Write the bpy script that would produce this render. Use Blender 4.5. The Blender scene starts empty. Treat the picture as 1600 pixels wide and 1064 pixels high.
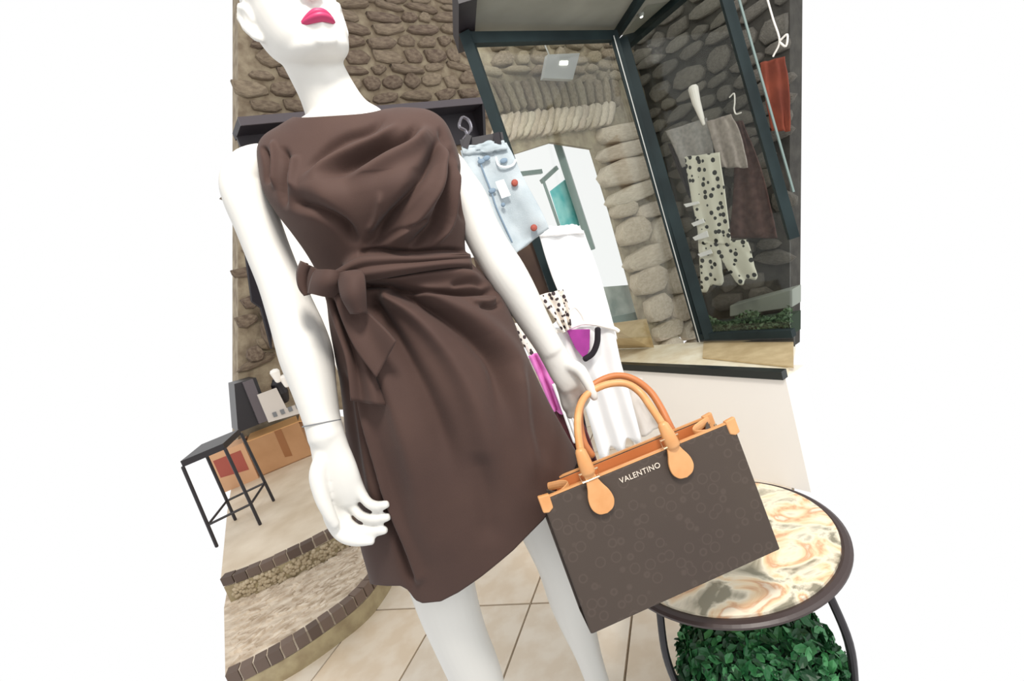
import bpy, bmesh, math, random
import numpy as np
from mathutils import Vector, Matrix, noise

random.seed(7)
S = bpy.context.scene
COL = S.collection
# ------------------------------------------------------------------ camera
FPX, PITCH, ROLL, H = 760.0, math.radians(10), math.radians(18), 1.12
cF = np.array([0, math.cos(PITCH), -math.sin(PITCH)])
_u = np.array([0, math.sin(PITCH), math.cos(PITCH)])
_r = np.array([1.0, 0, 0])
cR = math.cos(ROLL) * _r - math.sin(ROLL) * _u
cU = math.sin(ROLL) * _r + math.cos(ROLL) * _u
cO = np.array([0, 0, H])
cam = bpy.data.cameras.new('camera')
cam.sensor_width = 36.0
cam.lens = 36.0 * FPX / 1600.0
cam.clip_start = 0.02
camo = bpy.data.objects.new('camera', cam)
COL.objects.link(camo)
m = Matrix.Identity(4)
for i in range(3):
    m[i][0], m[i][1], m[i][2], m[i][3] = cR[i], cU[i], -cF[i], cO[i]
camo.matrix_world = m
S.camera = camo
# ------------------------------------------------------------------ light
S.view_settings.view_transform = 'Standard'
S.view_settings.look = 'None'
S.view_settings.exposure = 0.0
S.view_settings.gamma = 1.0
S.view_settings.use_curve_mapping = False
w = bpy.data.worlds.new('world')
S.world = w
w.use_nodes = True
w.node_tree.nodes['Background'].inputs[0].default_value = (1.0, 1.0, 1.0, 1)
w.node_tree.nodes['Background'].inputs[1].default_value = 1.0


def area(name, loc, target, size, power, color=(1, 1, 1)):
    l = bpy.data.lights.new(name, 'AREA')
    l.size = size
    l.energy = power
    l.color = color
    o = bpy.data.objects.new(name, l)
    COL.objects.link(o)
    o.location = loc
    d = Vector(target) - Vector(loc)
    o.rotation_euler = d.to_track_quat('-Z', 'Y').to_euler()
    return o


area('shop_ceiling_light', (0.30, 0.10, 2.30), (-0.15, 0.85, 1.3), 0.3, 30, (1, 0.94, 0.87))
area('daylight_opening', (2.0, -0.6, 2.0), (0.1, 1.2, 0.9), 1.4, 20, (0.97, 0.99, 1.0))


# ------------------------------------------------------------------ coordinates
def ray(x, y):
    return cF * FPX + cR * (x - 800) + cU * (532 - y)


def at(x, y, Y):
    "point seen at (x,y) on the plane Y metres in front"
    d = ray(x, y)
    return Vector(cO + d * (Y / d[1]))


def atz(x, y, Z):
    d = ray(x, y)
    return Vector(cO + d * ((Z - H) / d[2]))


def dep(x, y, D):
    return Vector(cO + ray(x, y) / FPX * D)


def onplane(x, y, P0, dirv, off=0.0):
    "intersection with the vertical plane through P0 along dirv, moved off metres further away"
    n = Vector((-dirv[1], dirv[0], 0)).normalized()
    if n.dot(Vector((P0[0], P0[1], 0))) < 0:
        n = -n
    d = Vector(ray(x, y))
    t = (Vector(P0[:2] + (0,) if isinstance(P0, tuple) else (P0[0], P0[1], 0)) - Vector((0, 0, 0))).dot(n) + off
    k = t / d.dot(n)
    return Vector(cO) + d * k


def proj(P):
    v = np.asarray(P) - cO
    z = v @ cF
    return np.stack([800 + FPX * (v @ cR) / z, 532 - FPX * (v @ cU) / z], -1)


# ------------------------------------------------------------------ materials
def mat(name, col, rough=0.6, metal=0.0, noise_scale=None, col2=None, bump=0.0, bump_scale=None,
        rnd=None, detail=6.0, spec=0.5, sheen=0.0, stretch=None, ramp=(0.35, 0.65), coord='Object', trans=0.0):
    M = bpy.data.materials.new(name)
    M.use_nodes = True
    nt = M.node_tree
    N, L = nt.nodes, nt.links
    b = N['Principled BSDF']
    b.inputs['Roughness'].default_value = rough
    b.inputs['Metallic'].default_value = metal
    b.inputs['Specular IOR Level'].default_value = spec
    b.inputs['Sheen Weight'].default_value = sheen
    b.inputs['Transmission Weight'].default_value = trans
    b.inputs['Base Color'].default_value = (*col, 1)
    tc = N.new('ShaderNodeTexCoord')
    mp = N.new('ShaderNodeMapping')
    L.new(tc.outputs[coord], mp.inputs[0])
    if stretch:
        mp.inputs['Scale'].default_value = stretch
    colsock = None
    if noise_scale:
        nz = N.new('ShaderNodeTexNoise')
        nz.inputs['Scale'].default_value = noise_scale
        nz.inputs['Detail'].default_value = detail
        L.new(mp.outputs[0], nz.inputs[0])
        rp = N.new('ShaderNodeValToRGB')
        rp.color_ramp.elements[0].position = ramp[0]
        rp.color_ramp.elements[1].position = ramp[1]
        rp.color_ramp.elements[0].color = (*col, 1)
        rp.color_ramp.elements[1].color = (*(col2 or col), 1)
        L.new(nz.outputs[0], rp.inputs[0])
        colsock = rp.outputs[0]
    if rnd:
        oi = N.new('ShaderNodeObjectInfo')
        rp2 = N.new('ShaderNodeValToRGB')
        els = rp2.color_ramp.elements
        els[0].color = (*rnd[0], 1)
        els[1].color = (*rnd[-1], 1)
        for i, c in enumerate(rnd[1:-1]):
            e = els.new((i + 1) / (len(rnd) - 1))
            e.color = (*c, 1)
        L.new(oi.outputs['Random'], rp2.inputs[0])
        if colsock:
            mx = N.new('ShaderNodeMix')
            mx.data_type = 'RGBA'
            mx.inputs[0].default_value = 0.5
            L.new(colsock, mx.inputs[6])
            L.new(rp2.outputs[0], mx.inputs[7])
            colsock = mx.outputs[2]
        else:
            colsock = rp2.outputs[0]
    if colsock:
        L.new(colsock, b.inputs['Base Color'])
    if bump:
        nb = N.new('ShaderNodeTexNoise')
        nb.inputs['Scale'].default_value = bump_scale or 40
        nb.inputs['Detail'].default_value = 5
        L.new(mp.outputs[0], nb.inputs[0])
        bp = N.new('ShaderNodeBump')
        bp.inputs['Strength'].default_value = bump
        bp.inputs['Distance'].default_value = 0.01
        L.new(nb.outputs[0], bp.inputs['Height'])
        L.new(bp.outputs[0], b.inputs['Normal'])
    return M


def srgb(r, g, b):
    return tuple((c / 255 / 12.92) if c / 255 <= 0.04045 else ((c / 255 + 0.055) / 1.055) ** 2.4 for c in (r, g, b))


def glass(name, tint, gloss=0.12):
    M = bpy.data.materials.new(name)
    M.use_nodes = True
    nt = M.node_tree
    N, L = nt.nodes, nt.links
    N.remove(N['Principled BSDF'])
    out = N['Material Output']
    t = N.new('ShaderNodeBsdfTransparent')
    t.inputs[0].default_value = (*tint, 1)
    g = N.new('ShaderNodeBsdfGlossy')
    g.inputs['Roughness'].default_value = 0.02
    fr = N.new('ShaderNodeLayerWeight')
    fr.inputs[0].default_value = 0.12
    mx = N.new('ShaderNodeMixShader')
    gm = N.new('ShaderNodeMath')
    gm.operation = 'MULTIPLY'
    gm.inputs[1].default_value = gloss * 4
    L.new(fr.outputs['Facing'], gm.inputs[0])
    L.new(gm.outputs[0], mx.inputs[0])
    L.new(t.outputs[0], mx.inputs[1])
    L.new(g.outputs[0], mx.inputs[2])
    L.new(mx.outputs[0], out.inputs[0])
    return M


def emit(name, col, s):
    M = bpy.data.materials.new(name)
    M.use_nodes = True
    b = M.node_tree.nodes['Principled BSDF']
    b.inputs['Base Color'].default_value = (*col, 1)
    b.inputs['Emission Color'].default_value = (*col, 1)
    b.inputs['Emission Strength'].default_value = s
    return M


MT = dict(
    skin=mat('mannequin_white', (0.66, 0.645, 0.605), 0.42, spec=0.35),
    lips=mat('lip_paint', srgb(176, 46, 92), 0.5),
    seam=mat('seam_grey', srgb(120, 122, 125), 0.6),
    dress=mat('brown_crepe', srgb(71, 53, 47), 0.75, noise_scale=9, col2=srgb(66, 49, 44), bump=0.12, bump_scale=900,
              spec=0.2, sheen=0.05),
    canvas=None,
    tan=mat('tan_leather', srgb(200, 142, 88), 0.42, noise_scale=30, col2=srgb(210, 156, 104)),
    tan2=mat('orange_leather', srgb(184, 112, 62), 0.5),
    gold=mat('gold_metal', (0.75, 0.55, 0.36), 0.25, metal=1.0),
    letters=mat('letter_metal', (0.85, 0.74, 0.62), 0.35, metal=0.4),
    stone=mat('rubble_stone', srgb(84, 68, 58), 0.9, noise_scale=5, col2=srgb(158, 142, 120), bump=0.8, bump_scale=9,
              rnd=[srgb(92, 72, 62), srgb(140, 124, 102), srgb(104, 84, 72), srgb(160, 144, 120), srgb(96, 76, 68)]),
    mortar=mat('mortar', srgb(168, 154, 130), 0.95, noise_scale=12, col2=srgb(130, 114, 94), bump=0.8, bump_scale=30),
    pale=mat('pale_stone', srgb(184, 170, 146), 0.9, noise_scale=12, col2=srgb(222, 212, 192), bump=0.6, bump_scale=24,
             rnd=[srgb(208, 198, 176), srgb(184, 166, 144), srgb(218, 208, 188), srgb(196, 180, 164)]),
    mid=mat('brown_stone', srgb(128, 116, 94), 0.9, noise_scale=12, col2=srgb(180, 168, 146), bump=0.6, bump_scale=24,
            rnd=[srgb(140, 128, 106), srgb(164, 152, 126), srgb(124, 106, 88), srgb(174, 164, 140)]),
    mortar2=mat('pale_mortar', srgb(166, 156, 132), 0.95, noise_scale=20, col2=srgb(136, 124, 104), bump=0.6, bump_scale=30),
    grey=mat('grey_stone', srgb(84, 82, 76), 0.9, noise_scale=10, col2=srgb(120, 116, 108), bump=0.6, bump_scale=20,
             rnd=[srgb(80, 78, 70), srgb(112, 108, 100), srgb(96, 90, 82), srgb(128, 124, 114)]),
    mortar3=mat('grey_mortar', srgb(76, 74, 68), 0.95, noise_scale=16, col2=srgb(60, 58, 54), bump=0.5, bump_scale=30),
    frame=mat('dark_green_frame', srgb(24, 36, 38), 0.6, spec=0.25, noise_scale=6, col2=srgb(34, 48, 50)),
    frame2=mat('grey_green_frame', srgb(120, 138, 134), 0.35),
    black=mat('black_metal', srgb(34, 30, 34), 0.4),
    blackwood=mat('black_wood', srgb(38, 32, 38), 0.5, noise_scale=5, col2=srgb(28, 24, 30)),
    shelf_edge=mat('shelf_edge', srgb(92, 84, 88), 0.5),
    white=mat('white_paint', (0.95, 0.91, 0.85), 0.6),
    cloth=mat('white_cotton', (0.93, 0.93, 0.93), 0.85),
    ceiling=mat('grey_plaster', srgb(150, 150, 140), 0.9, noise_scale=3, col2=srgb(128, 128, 118)),
    ledge=mat('cream_ledge', srgb(240, 234, 212), 0.6, noise_scale=14, col2=srgb(222, 210, 180)),
    ledge2=mat('beige_ledge', srgb(206, 186, 146), 0.6, noise_scale=14, col2=srgb(184, 162, 122)),
    cap=mat('black_cap', srgb(32, 38, 38), 0.3),
    tile=mat('cream_tile', srgb(214, 196, 172), 0.32, noise_scale=5, col2=srgb(232, 222, 206), detail=8, ramp=(0.4, 0.6),
             rnd=[srgb(226, 208, 184), srgb(216, 206, 190), srgb(230, 220, 204), srgb(222, 196, 160)], coord='Generated'),
    platform=mat('platform_tile', srgb(206, 188, 162), 0.5, noise_scale=5, col2=srgb(226, 212, 190), detail=8),
    grout=mat('grout', srgb(150, 134, 112), 0.9),
    tread=mat('tread_stone', srgb(186, 168, 146), 0.85, noise_scale=16, col2=srgb(222, 208, 188), bump=0.9, bump_scale=26,
              stretch=(1, 2.2, 1)),
    riser=mat('riser_stone', srgb(172, 158, 124), 0.85, noise_scale=18, col2=srgb(148, 132, 102), bump=0.5, bump_scale=30),
    pebble=mat('pebbles', srgb(190, 174, 146), 0.85, noise_scale=30, col2=srgb(160, 144, 116)),
    nosing=mat('dark_tile', srgb(106, 90, 78), 0.6, rnd=[srgb(84, 68, 58), srgb(112, 94, 82), srgb(94, 78, 68)]),
    card=mat('cardboard', srgb(188, 144, 104), 0.85, noise_scale=6, col2=srgb(176, 132, 92)),
    card2=mat('cardboard_flap', srgb(222, 170, 112), 0.85),
    tape=mat('tape', srgb(150, 98, 56), 0.4),
    red=mat('red_print', srgb(160, 78, 64), 0.7),
    denim=mat('light_denim', srgb(166, 178, 184), 0.85, noise_scale=12, col2=srgb(188, 198, 203), bump=0.2, bump_scale=400),
    denim2=mat('dark_denim', srgb(120, 140, 158), 0.85),  # darker blue for the side seam, frays and rivet
    tabletop=None,
    leaf=mat('boxwood_leaf', srgb(18, 66, 36), 0.5, rnd=[srgb(16, 58, 30), srgb(40, 104, 58), srgb(24, 76, 42)]),
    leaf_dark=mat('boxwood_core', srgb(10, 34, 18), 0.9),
    hedge=mat('hedge_leaf', srgb(58, 84, 56), 0.7, noise_scale=40, col2=srgb(92, 116, 84)),
    magenta=mat('magenta_cloth', srgb(178, 62, 160), 0.7, noise_scale=14, col2=srgb(150, 48, 136)),
    pink=mat('pink_cloth', srgb(214, 120, 190), 0.8),
    maroon=mat('maroon_cloth', srgb(96, 46, 52), 0.85, noise_scale=10, col2=srgb(70, 34, 42)),
    blackcloth=mat('black_cloth', srgb(26, 20, 28), 0.85),
    greyknit=mat('grey_knit', srgb(150, 148, 146), 0.9, noise_scale=60, col2=srgb(172, 168, 164)),
    taupe=mat('taupe_lace', srgb(152, 142, 136), 0.9, noise_scale=50, col2=srgb(176, 166, 158)),
    brownknit=mat('brown_knit', srgb(74, 50, 46), 0.9, noise_scale=40, col2=srgb(96, 70, 64)),
    rust=mat('rust_cloth', srgb(140, 68, 48), 0.85, noise_scale=10, col2=srgb(112, 52, 38)),
    teal=mat('teal_print', srgb(92, 196, 198), 0.6, noise_scale=14, col2=srgb(150, 222, 220)),
    lamp=mat('grey_plate', srgb(184, 186, 182), 0.4),
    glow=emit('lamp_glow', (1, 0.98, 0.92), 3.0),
    glassA=glass('clear_glass', (0.97, 0.98, 0.97)),
    glassB=glass('smoked_glass', (0.88, 0.89, 0.87)),
    clearplastic=mat('clear_hook', (0.16, 0.15, 0.17), 0.15, metal=0.6),
)


def dots_material(name, base, dot, scale, thr):
    M = mat(name, base, 0.85)
    nt = M.node_tree
    N, L = nt.nodes, nt.links
    tc = N.new('ShaderNodeTexCoord')
    v = N.new('ShaderNodeTexVoronoi')
    v.inputs['Scale'].default_value = scale
    v.inputs['Randomness'].default_value = 0.6
    L.new(tc.outputs['Object'], v.inputs[0])
    r = N.new('ShaderNodeValToRGB')
    r.color_ramp.interpolation = 'CONSTANT'
    r.color_ramp.elements[0].color = (*dot, 1)
    r.color_ramp.elements[1].position = thr
    r.color_ramp.elements[1].color = (*base, 1)
    L.new(v.outputs['Distance'], r.inputs[0])
    L.new(r.outputs[0], N['Principled BSDF'].inputs['Base Color'])
    return M


MT['polka'] = dots_material('polka_cloth', srgb(226, 224, 208), srgb(46, 46, 44), 32, 0.34)
MT['floral'] = dots_material('floral_cloth', srgb(236, 228, 218), srgb(60, 48, 52), 60, 0.36)


def canvas_material():
    M = mat('dark_brown_canvas', srgb(74, 64, 56), 0.6, noise_scale=3, col2=srgb(68, 58, 52), spec=0.3, bump=0.05,
            bump_scale=500)
    nt = M.node_tree
    N, L = nt.nodes, nt.links
    b = N['Principled BSDF']
    src = b.inputs['Base Color'].links[0].from_socket
    tc = N.new('ShaderNodeTexCoord')
    v = N.new('ShaderNodeTexVoronoi')
    v.feature = 'F1'
    v.inputs['Scale'].default_value = 44
    v.inputs['Randomness'].default_value = 0.7
    L.new(tc.outputs['Object'], v.inputs[0])
    r = N.new('ShaderNodeValToRGB')
    e = r.color_ramp.elements
    e[0].position = 0.30
    e[0].color = (0, 0, 0, 1)
    e[1].position = 0.36
    e[1].color = (1, 1, 1, 1)
    e2 = e.new(0.44)
    e2.color = (0, 0, 0, 1)
    L.new(v.outputs['Distance'], r.inputs[0])
    mx = N.new('ShaderNodeMix')
    mx.data_type = 'RGBA'
    ml = N.new('ShaderNodeMath')
    ml.operation = 'MULTIPLY'
    ml.inputs[1].default_value = 0.16
    L.new(r.outputs[0], ml.inputs[0])
    L.new(ml.outputs[0], mx.inputs[0])
    L.new(src, mx.inputs[6])
    mx.inputs[7].default_value = (*srgb(112, 98, 90), 1)
    L.new(mx.outputs[2], b.inputs['Base Color'])
    return M


MT['canvas'] = canvas_material()


def onyx_material():
    M = mat('onyx_top', srgb(226, 216, 192), 0.15, noise_scale=9, col2=srgb(236, 214, 180), detail=8)
    nt = M.node_tree
    N, L = nt.nodes, nt.links
    b = N['Principled BSDF']
    src = b.inputs['Base Color'].links[0].from_socket
    tc = N.new('ShaderNodeTexCoord')
    nz = N.new('ShaderNodeTexNoise')
    nz.inputs['Scale'].default_value = 11
    nz.inputs['Detail'].default_value = 4
    nz.inputs['Distortion'].default_value = 1.6
    L.new(tc.outputs['Object'], nz.inputs[0])
    r = N.new('ShaderNodeValToRGB')
    e = r.color_ramp.elements
    e[0].position = 0.36
    e[0].color = (*srgb(92, 96, 84), 1)
    e[1].position = 0.48
    e[1].color = (*srgb(240, 232, 210), 1)
    for p, c in ((0.56, srgb(236, 206, 164)), (0.62, srgb(206, 146, 104)), (0.70, srgb(240, 228, 206))):
        k = e.new(p)
        k.color = (*c, 1)
    L.new(nz.outputs[0], r.inputs[0])
    mx = N.new('ShaderNodeMix')
    mx.data_type = 'RGBA'
    mx.inputs[0].default_value = 0.75
    L.new(src, mx.inputs[6])
    L.new(r.outputs[0], mx.inputs[7])
    L.new(mx.outputs[2], b.inputs['Base Color'])
    return M


MT['tabletop'] = onyx_material()


# ------------------------------------------------------------------ object helpers
def link(name, me, m=None, parent=None, smooth=False):
    if m is not None and not me.materials:
        me.materials.append(m)
    if smooth:
        me.polygons.foreach_set('use_smooth', [True] * len(me.polygons))
    o = bpy.data.objects.new(name, me)
    COL.objects.link(o)
    if parent is not None:
        o.parent = parent
        o.matrix_parent_inverse = parent.matrix_basis.inverted()
    return o


def obj(name, bm, m=None, parent=None, smooth=False):
    me = bpy.data.meshes.new(name)
    bmesh.ops.recalc_face_normals(bm, faces=bm.faces)
    bm.to_mesh(me)
    bm.free()
    return link(name, me, m, parent, smooth)


def pyobj(name, V, Fc, m=None, parent=None, smooth=False):
    me = bpy.data.meshes.new(name)
    me.from_pydata([tuple(v) for v in V], [], Fc)
    me.update()
    return link(name, me, m, parent, smooth)


def tag(o, label, cat, group=None, kind=None):
    o['label'] = label
    o['category'] = cat
    if group:
        o['group'] = group
    if kind:
        o['kind'] = kind
    return o


def thing(name, loc, label, cat, group=None):
    o = bpy.data.objects.new(name, None)
    o.empty_display_size = 0.05
    COL.objects.link(o)
    o.location = loc
    return tag(o, label, cat, group)


def struct(o):
    o['kind'] = 'structure'
    return o


def beam_bm(a, b, wx, wy, up=Vector((0, 0, 1)), bm=None):
    "box with its axis from a to b, widths wx (side) and wy (along up-ish)"
    bm = bm or bmesh.new()
    a, b = Vector(a), Vector(b)
    d = (b - a).normalized()
    if abs(d.dot(up)) > 0.95:
        up = Vector((0.3, 1, 0))
    s = d.cross(up).normalized()
    t = s.cross(d).normalized()
    vs = []
    for p in (a, b):
        for i, j in ((-1, -1), (1, -1), (1, 1), (-1, 1)):
            vs.append(bm.verts.new(p + s * (i * wx / 2) + t * (j * wy / 2)))
    for f in ((0, 1, 2, 3), (7, 6, 5, 4), (0, 4, 5, 1), (1, 5, 6, 2), (2, 6, 7, 3), (3, 7, 4, 0)):
        bm.faces.new([vs[k] for k in f])
    return bm


def slab_bm(pts, vec, bm=None):
    "polygon pts extruded by vec"
    bm = bm or bmesh.new()
    vec = Vector(vec)
    a = [bm.verts.new(Vector(p)) for p in pts]
    b = [bm.verts.new(Vector(p) + vec) for p in pts]
    bm.faces.new(a)
    bm.faces.new(b[::-1])
    n = len(pts)
    for i in range(n):
        bm.faces.new((a[i], a[(i + 1) % n], b[(i + 1) % n], b[i]))
    return bm


def tube_bm(pts, rad, n=16, bm=None, cap=True, flat=None, closed=False, resample=0):
    """lofted tube. rad: scalars or (a,b); flat: reference vector giving the a-direction"""
    bm = bm or bmesh.new()
    pts = [Vector(p) for p in pts]
    if not isinstance(rad, list):
        rad = [rad] * len(pts)
    rad = [(r, r) if not isinstance(r, (tuple, list)) else tuple(r) for r in rad]
    if resample:
        P = np.array([tuple(p) + r for p, r in zip(pts, rad)])
        P = catmull(P, resample)
        pts = [Vector(p[:3]) for p in P]
        rad = [(p[3], p[4]) for p in P]
    rings = []
    ref = Vector(flat) if flat is not None else None
    prev = None
    N = len(pts)
    for i, p in enumerate(pts):
        if closed:
            d = (pts[(i + 1) % N] - pts[i - 1]).normalized()
        else:
            d = (pts[min(i + 1, N - 1)] - pts[max(i - 1, 0)]).normalized()
        if ref is not None:
            a = (ref - d * ref.dot(d)).normalized()
        else:
            if prev is None:
                q = Vector((0, 0, 1)) if abs(d.z) < 0.8 else Vector((1, 0, 0))
                prev = q
            a = (prev - d * prev.dot(d)).normalized()
            prev = a
        b = d.cross(a).normalized()
        ra, rb = rad[i]
        rings.append([bm.verts.new(p + a * (ra * math.cos(2 * math.pi * k / n)) + b * (rb * math.sin(2 * math.pi * k / n)))
                      for k in range(n)])
    for i in range(N if closed else N - 1):
        A, B = rings[i], rings[(i + 1) % N]
        for k in range(n):
            bm.faces.new((A[k], A[(k + 1) % n], B[(k + 1) % n], B[k]))
    if cap and not closed:
        for R, p, d, r in ((rings[0], pts[0], pts[0] - pts[1], rad[0]), (rings[-1], pts[-1], pts[-1] - pts[-2], rad[-1])):
            c = bm.verts.new(p + d.normalized() * min(r) * 0.7)
            mid = []
            for v in R:
                mid.append(bm.verts.new(p + (v.co - p) * 0.72 + d.normalized() * min(r) * 0.5))
            for k in range(n):
                bm.faces.new((R[k], R[(k + 1) % n], mid[(k + 1) % n], mid[k]))
                bm.faces.new((mid[k], mid[(k + 1) % n], c))
    return bm


def catmull(P, k):
    P = np.asarray(P, float)
    Q = np.vstack([2 * P[0] - P[1], P, 2 * P[-1] - P[-2]])
    out = []
    for i in range(1, len(Q) - 2):
        for j in range(k):
            t = j / k
            a, b, c, d = Q[i - 1], Q[i], Q[i + 1], Q[i + 2]
            out.append(0.5 * (2 * b + (c - a) * t + (2 * a - 5 * b + 4 * c - d) * t * t + (3 * b - a - 3 * c + d) * t ** 3))
    out.append(P[-1])
    return np.array(out)


def modified_copy(o):
    dg = bpy.context.evaluated_depsgraph_get()
    dg.update()
    me = bpy.data.meshes.new_from_object(o.evaluated_get(dg))
    o.modifiers.clear()
    o.data = me
    return o


def apply_bevel(o, w, seg=2):
    md = o.modifiers.new('bevel', 'BEVEL')
    md.width = w
    md.segments = seg
    return modified_copy(o)


# ------------------------------------------------------------------ room planes
uD = Vector((math.sin(math.radians(54.8)), math.cos(math.radians(54.8)), 0))       # along the back walls, receding right
vD = Vector((math.sin(math.radians(-29.4)), math.cos(math.radians(-29.4)), 0))      # along the right-hand window, receding left
SILL = 0.45
corner = atz(1093, 531, SILL + 0.02)                       # foot of the corner post
corner.z = 0
SOFF = H + corner.length * math.tan(math.radians(17.0))   # soffit height above the display
FL, FR, FT, FB = 366, 1234, -12, 1076   # limits of what the photograph records


def A_(x, y, off=0.0):
    return onplane(x, y, corner, uD, off)


def B_(x, y, off=0.0):
    return onplane(x, y, corner, vD, off)


BACK0 = Vector(A_(600, 300)) * 1.0
WB = Vector((-1.0, 3.95, 0))              # left rubble wall stands well behind the figure
def W_(x, y, off=0.0):
    return onplane(x, y, WB, uD, off)


# stone prototypes (shared meshes)
def stone_proto(seed, k=9, rough=0.28, box=0.6):
    rr = random.Random(seed)
    base = []
    for i in range(k):
        a = 2 * math.pi * (i + 0.5) / k
        c, s = math.cos(a), math.sin(a)
        q = (abs(c) ** 3.2 + abs(s) ** 3.2) ** (1 / 3.2)
        r = 0.5 / q if box > 0.5 else 0.5
        r *= 1 - rr.random() * rough
        base.append((c * r, s * r))
    V, Fc = [], []
    for dep_, sc in ((0.0, 1.0), (-0.75, 0.98), (-1.0, 0.86)):
        for x, z in base:
            V.append((x * sc, dep_ + (rr.random() - 0.5) * 0.3 * (1 if dep_ < -0.1 else 0), z * sc))
    V.append((0.04, -1.08, -0.03))
    for L_ in (0, 1):
        for i in range(k):
            j = (i + 1) % k
            Fc.append((L_ * k + i, L_ * k + j, (L_ + 1) * k + j, (L_ + 1) * k + i))
    for i in range(k):
        Fc.append((2 * k + i, 2 * k + (i + 1) % k, 3 * k))
    me = bpy.data.meshes.new('stone')
    me.from_pydata(V, [], Fc)
    me.update()
    bm = bmesh.new()
    bm.from_mesh(me)
    bmesh.ops.recalc_face_normals(bm, faces=bm.faces)
    bm.to_mesh(me)
    bm.free()
    me.polygons.foreach_set('use_smooth', [True] * len(me.polygons))
    return me


def protos(m, n=10, **kw):
    out = []
    for i in range(n):
        me = stone_proto(i + 17, **kw)
        me.materials.append(m)
        out.append(me)
    return out


def put_stone(parent, me, P, dx, wn, w, h, d, tilt=0.0, name='stone'):
    o = bpy.data.objects.new(name, me)
    COL.objects.link(o)
    X = dx.normalized()
    N = wn.normalized()          # away from the viewer
    Z = Vector((0, 0, 1))
    c, s = math.cos(tilt), math.sin(tilt)
    X2 = X * c + Z * s
    Z2 = Z * c - X * s
    M = Matrix.Identity(4)
    for i in range(3):
        M[i][0], M[i][1], M[i][2], M[i][3] = X2[i] * w, N[i] * d, Z2[i] * h, P[i]
    o.parent = parent
    o.matrix_parent_inverse = parent.matrix_basis.inverted()
    o.matrix_basis = M
    return o


def rubble(parent, me_list, P0, dirv, s0, s1, z0, z1, rowh, wid, d, keep, name='stone', seed=1, cap=300):
    rr = random.Random(seed)
    n = Vector((-dirv[1], dirv[0], 0)).normalized()
    if n.dot(Vector((P0[0], P0[1], 0))) < 0:
        n = -n
    z = z0
    cnt = 0
    while z < z1 and cnt < cap:
        h = rowh * rr.uniform(0.65, 1.35)
        s = s0 + rr.uniform(-0.5, 0) * wid
        while s < s1:
            w = wid * rr.uniform(0.55, 1.5)
            P = Vector((P0[0], P0[1], 0)) + dirv * (s + w / 2)
            P.z = z + h / 2 + rr.uniform(-0.12, 0.12) * h
            px, py = proj(np.array(P))
            if FL + 10 < px < FR - 6 and FT - 12 < py < FB and keep(px, py) and cnt < cap:
                put_stone(parent, rr.choice(me_list), P, dirv, n, w * 1.02, h * rr.uniform(0.9, 1.12), d * rr.uniform(0.6, 1.2),
                          rr.uniform(-0.2, 0.2), name)
                cnt += 1
            s += w
        z += h
    return cnt


def wall_poly(name, pts, back, m):
    "a wall built over the recorded outline, with real thickness going away from the viewer"
    bm = slab_bm(pts, back)
    return struct(obj(name, bm, m))


nA = Vector((-uD.y, uD.x, 0))
nA = nA if nA.y > 0 else -nA
nB = Vector((vD.y, -vD.x, 0))
nB = nB if nB.x > 0 else -nB

# ---- left rubble wall
wre = W_(742, 60)
wl = wall_poly('wall_left', [W_(372, -45), Vector((wre.x, wre.y, W_(728, -45).z)), Vector((wre.x, wre.y, 0.3)), W_(700, 640), W_(520, 640), W_(372, 700)], nA * 0.3, MT['mortar'])
st = protos(MT['stone'])
STEPH = 0.11
PLAT = 2 * STEPH


def left_keep(x, y):
    if x > 735 + max(0, y - 60) * 0.33:
        return False
    if 480 < x and y > 190:
        return False       # behind the figure
    return y < 640


rubble(wl, st, WB, uD, -3.4, 3.4, 0.9, 4.2, 0.10, 0.25, 0.04, left_keep, seed=3, cap=300)

# ---- black shelf on the left wall
sh = thing('wall_shelf', W_(560, 172, -0.15), 'long black shelf running along the rubble stone wall behind the neck', 'shelf')
a, b = W_(374, 192, -0.24), W_(757, 156, -0.24)
zz = (a.z + b.z) / 2
a.z = b.z = zz
obj('shelf_board', beam_bm(a + nA * 0.13, b + nA * 0.13, 0.26, 0.05), MT['blackwood'], sh)
obj('front_edge', beam_bm(a - nA * 0.006, b - nA * 0.006, 0.012, 0.055), MT['shelf_edge'], sh)
obj('back_board', beam_bm(a + nA * 0.2 - Vector((0, 0, 0.15)), b + nA * 0.2 - Vector((0, 0, 0.15)), 0.03, 0.28), MT['blackwood'], sh)
br = b - uD * 0.03
obj('bracket', slab_bm([br, br + nA * 0.24, br + nA * 0.24 - Vector((0, 0, 0.36)), br + nA * 0.16 - Vector((0, 0, 0.33))], uD * 0.03), MT['black'], sh)

# ---- stone wall with the arched opening, behind the clear glass
OFFA = 0.35
OB = 0.55
_a = np.array([[nA.x, nA.y], [nB.x, nB.y]])
_b = np.array([nA.dot(corner) + OFFA, nB.dot(corner) + OB])
_x = np.linalg.solve(_a, _b)
inC = Vector((_x[0], _x[1], 0))              # vertical line where the two display walls meet
w2 = struct(bpy.data.objects.new('wall_back', None))
COL.objects.link(w2)
backing = [A_(735, 55, OFFA), inC + Vector((0, 0, SOFF + .1)), inC + Vector((0, 0, SILL - .1)), A_(1018, 545, OFFA), A_(1000, 495, OFFA), A_(955, 330, OFFA), A_(925, 232, OFFA), A_(862, 222, OFFA),
           A_(805, 240, OFFA), A_(795, 250, OFFA)]
obj('mortar_bed', slab_bm(backing, nA * 0.02), MT['mortar2'], w2)
OPL = lambda y: 925 + (y - 232) * 0.30


def w2_keep(x, y):
    return 738 + (y - 60) * 0.33 < x < 965 + (y - 60) * 0.30 and 55 < y < 126


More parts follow.
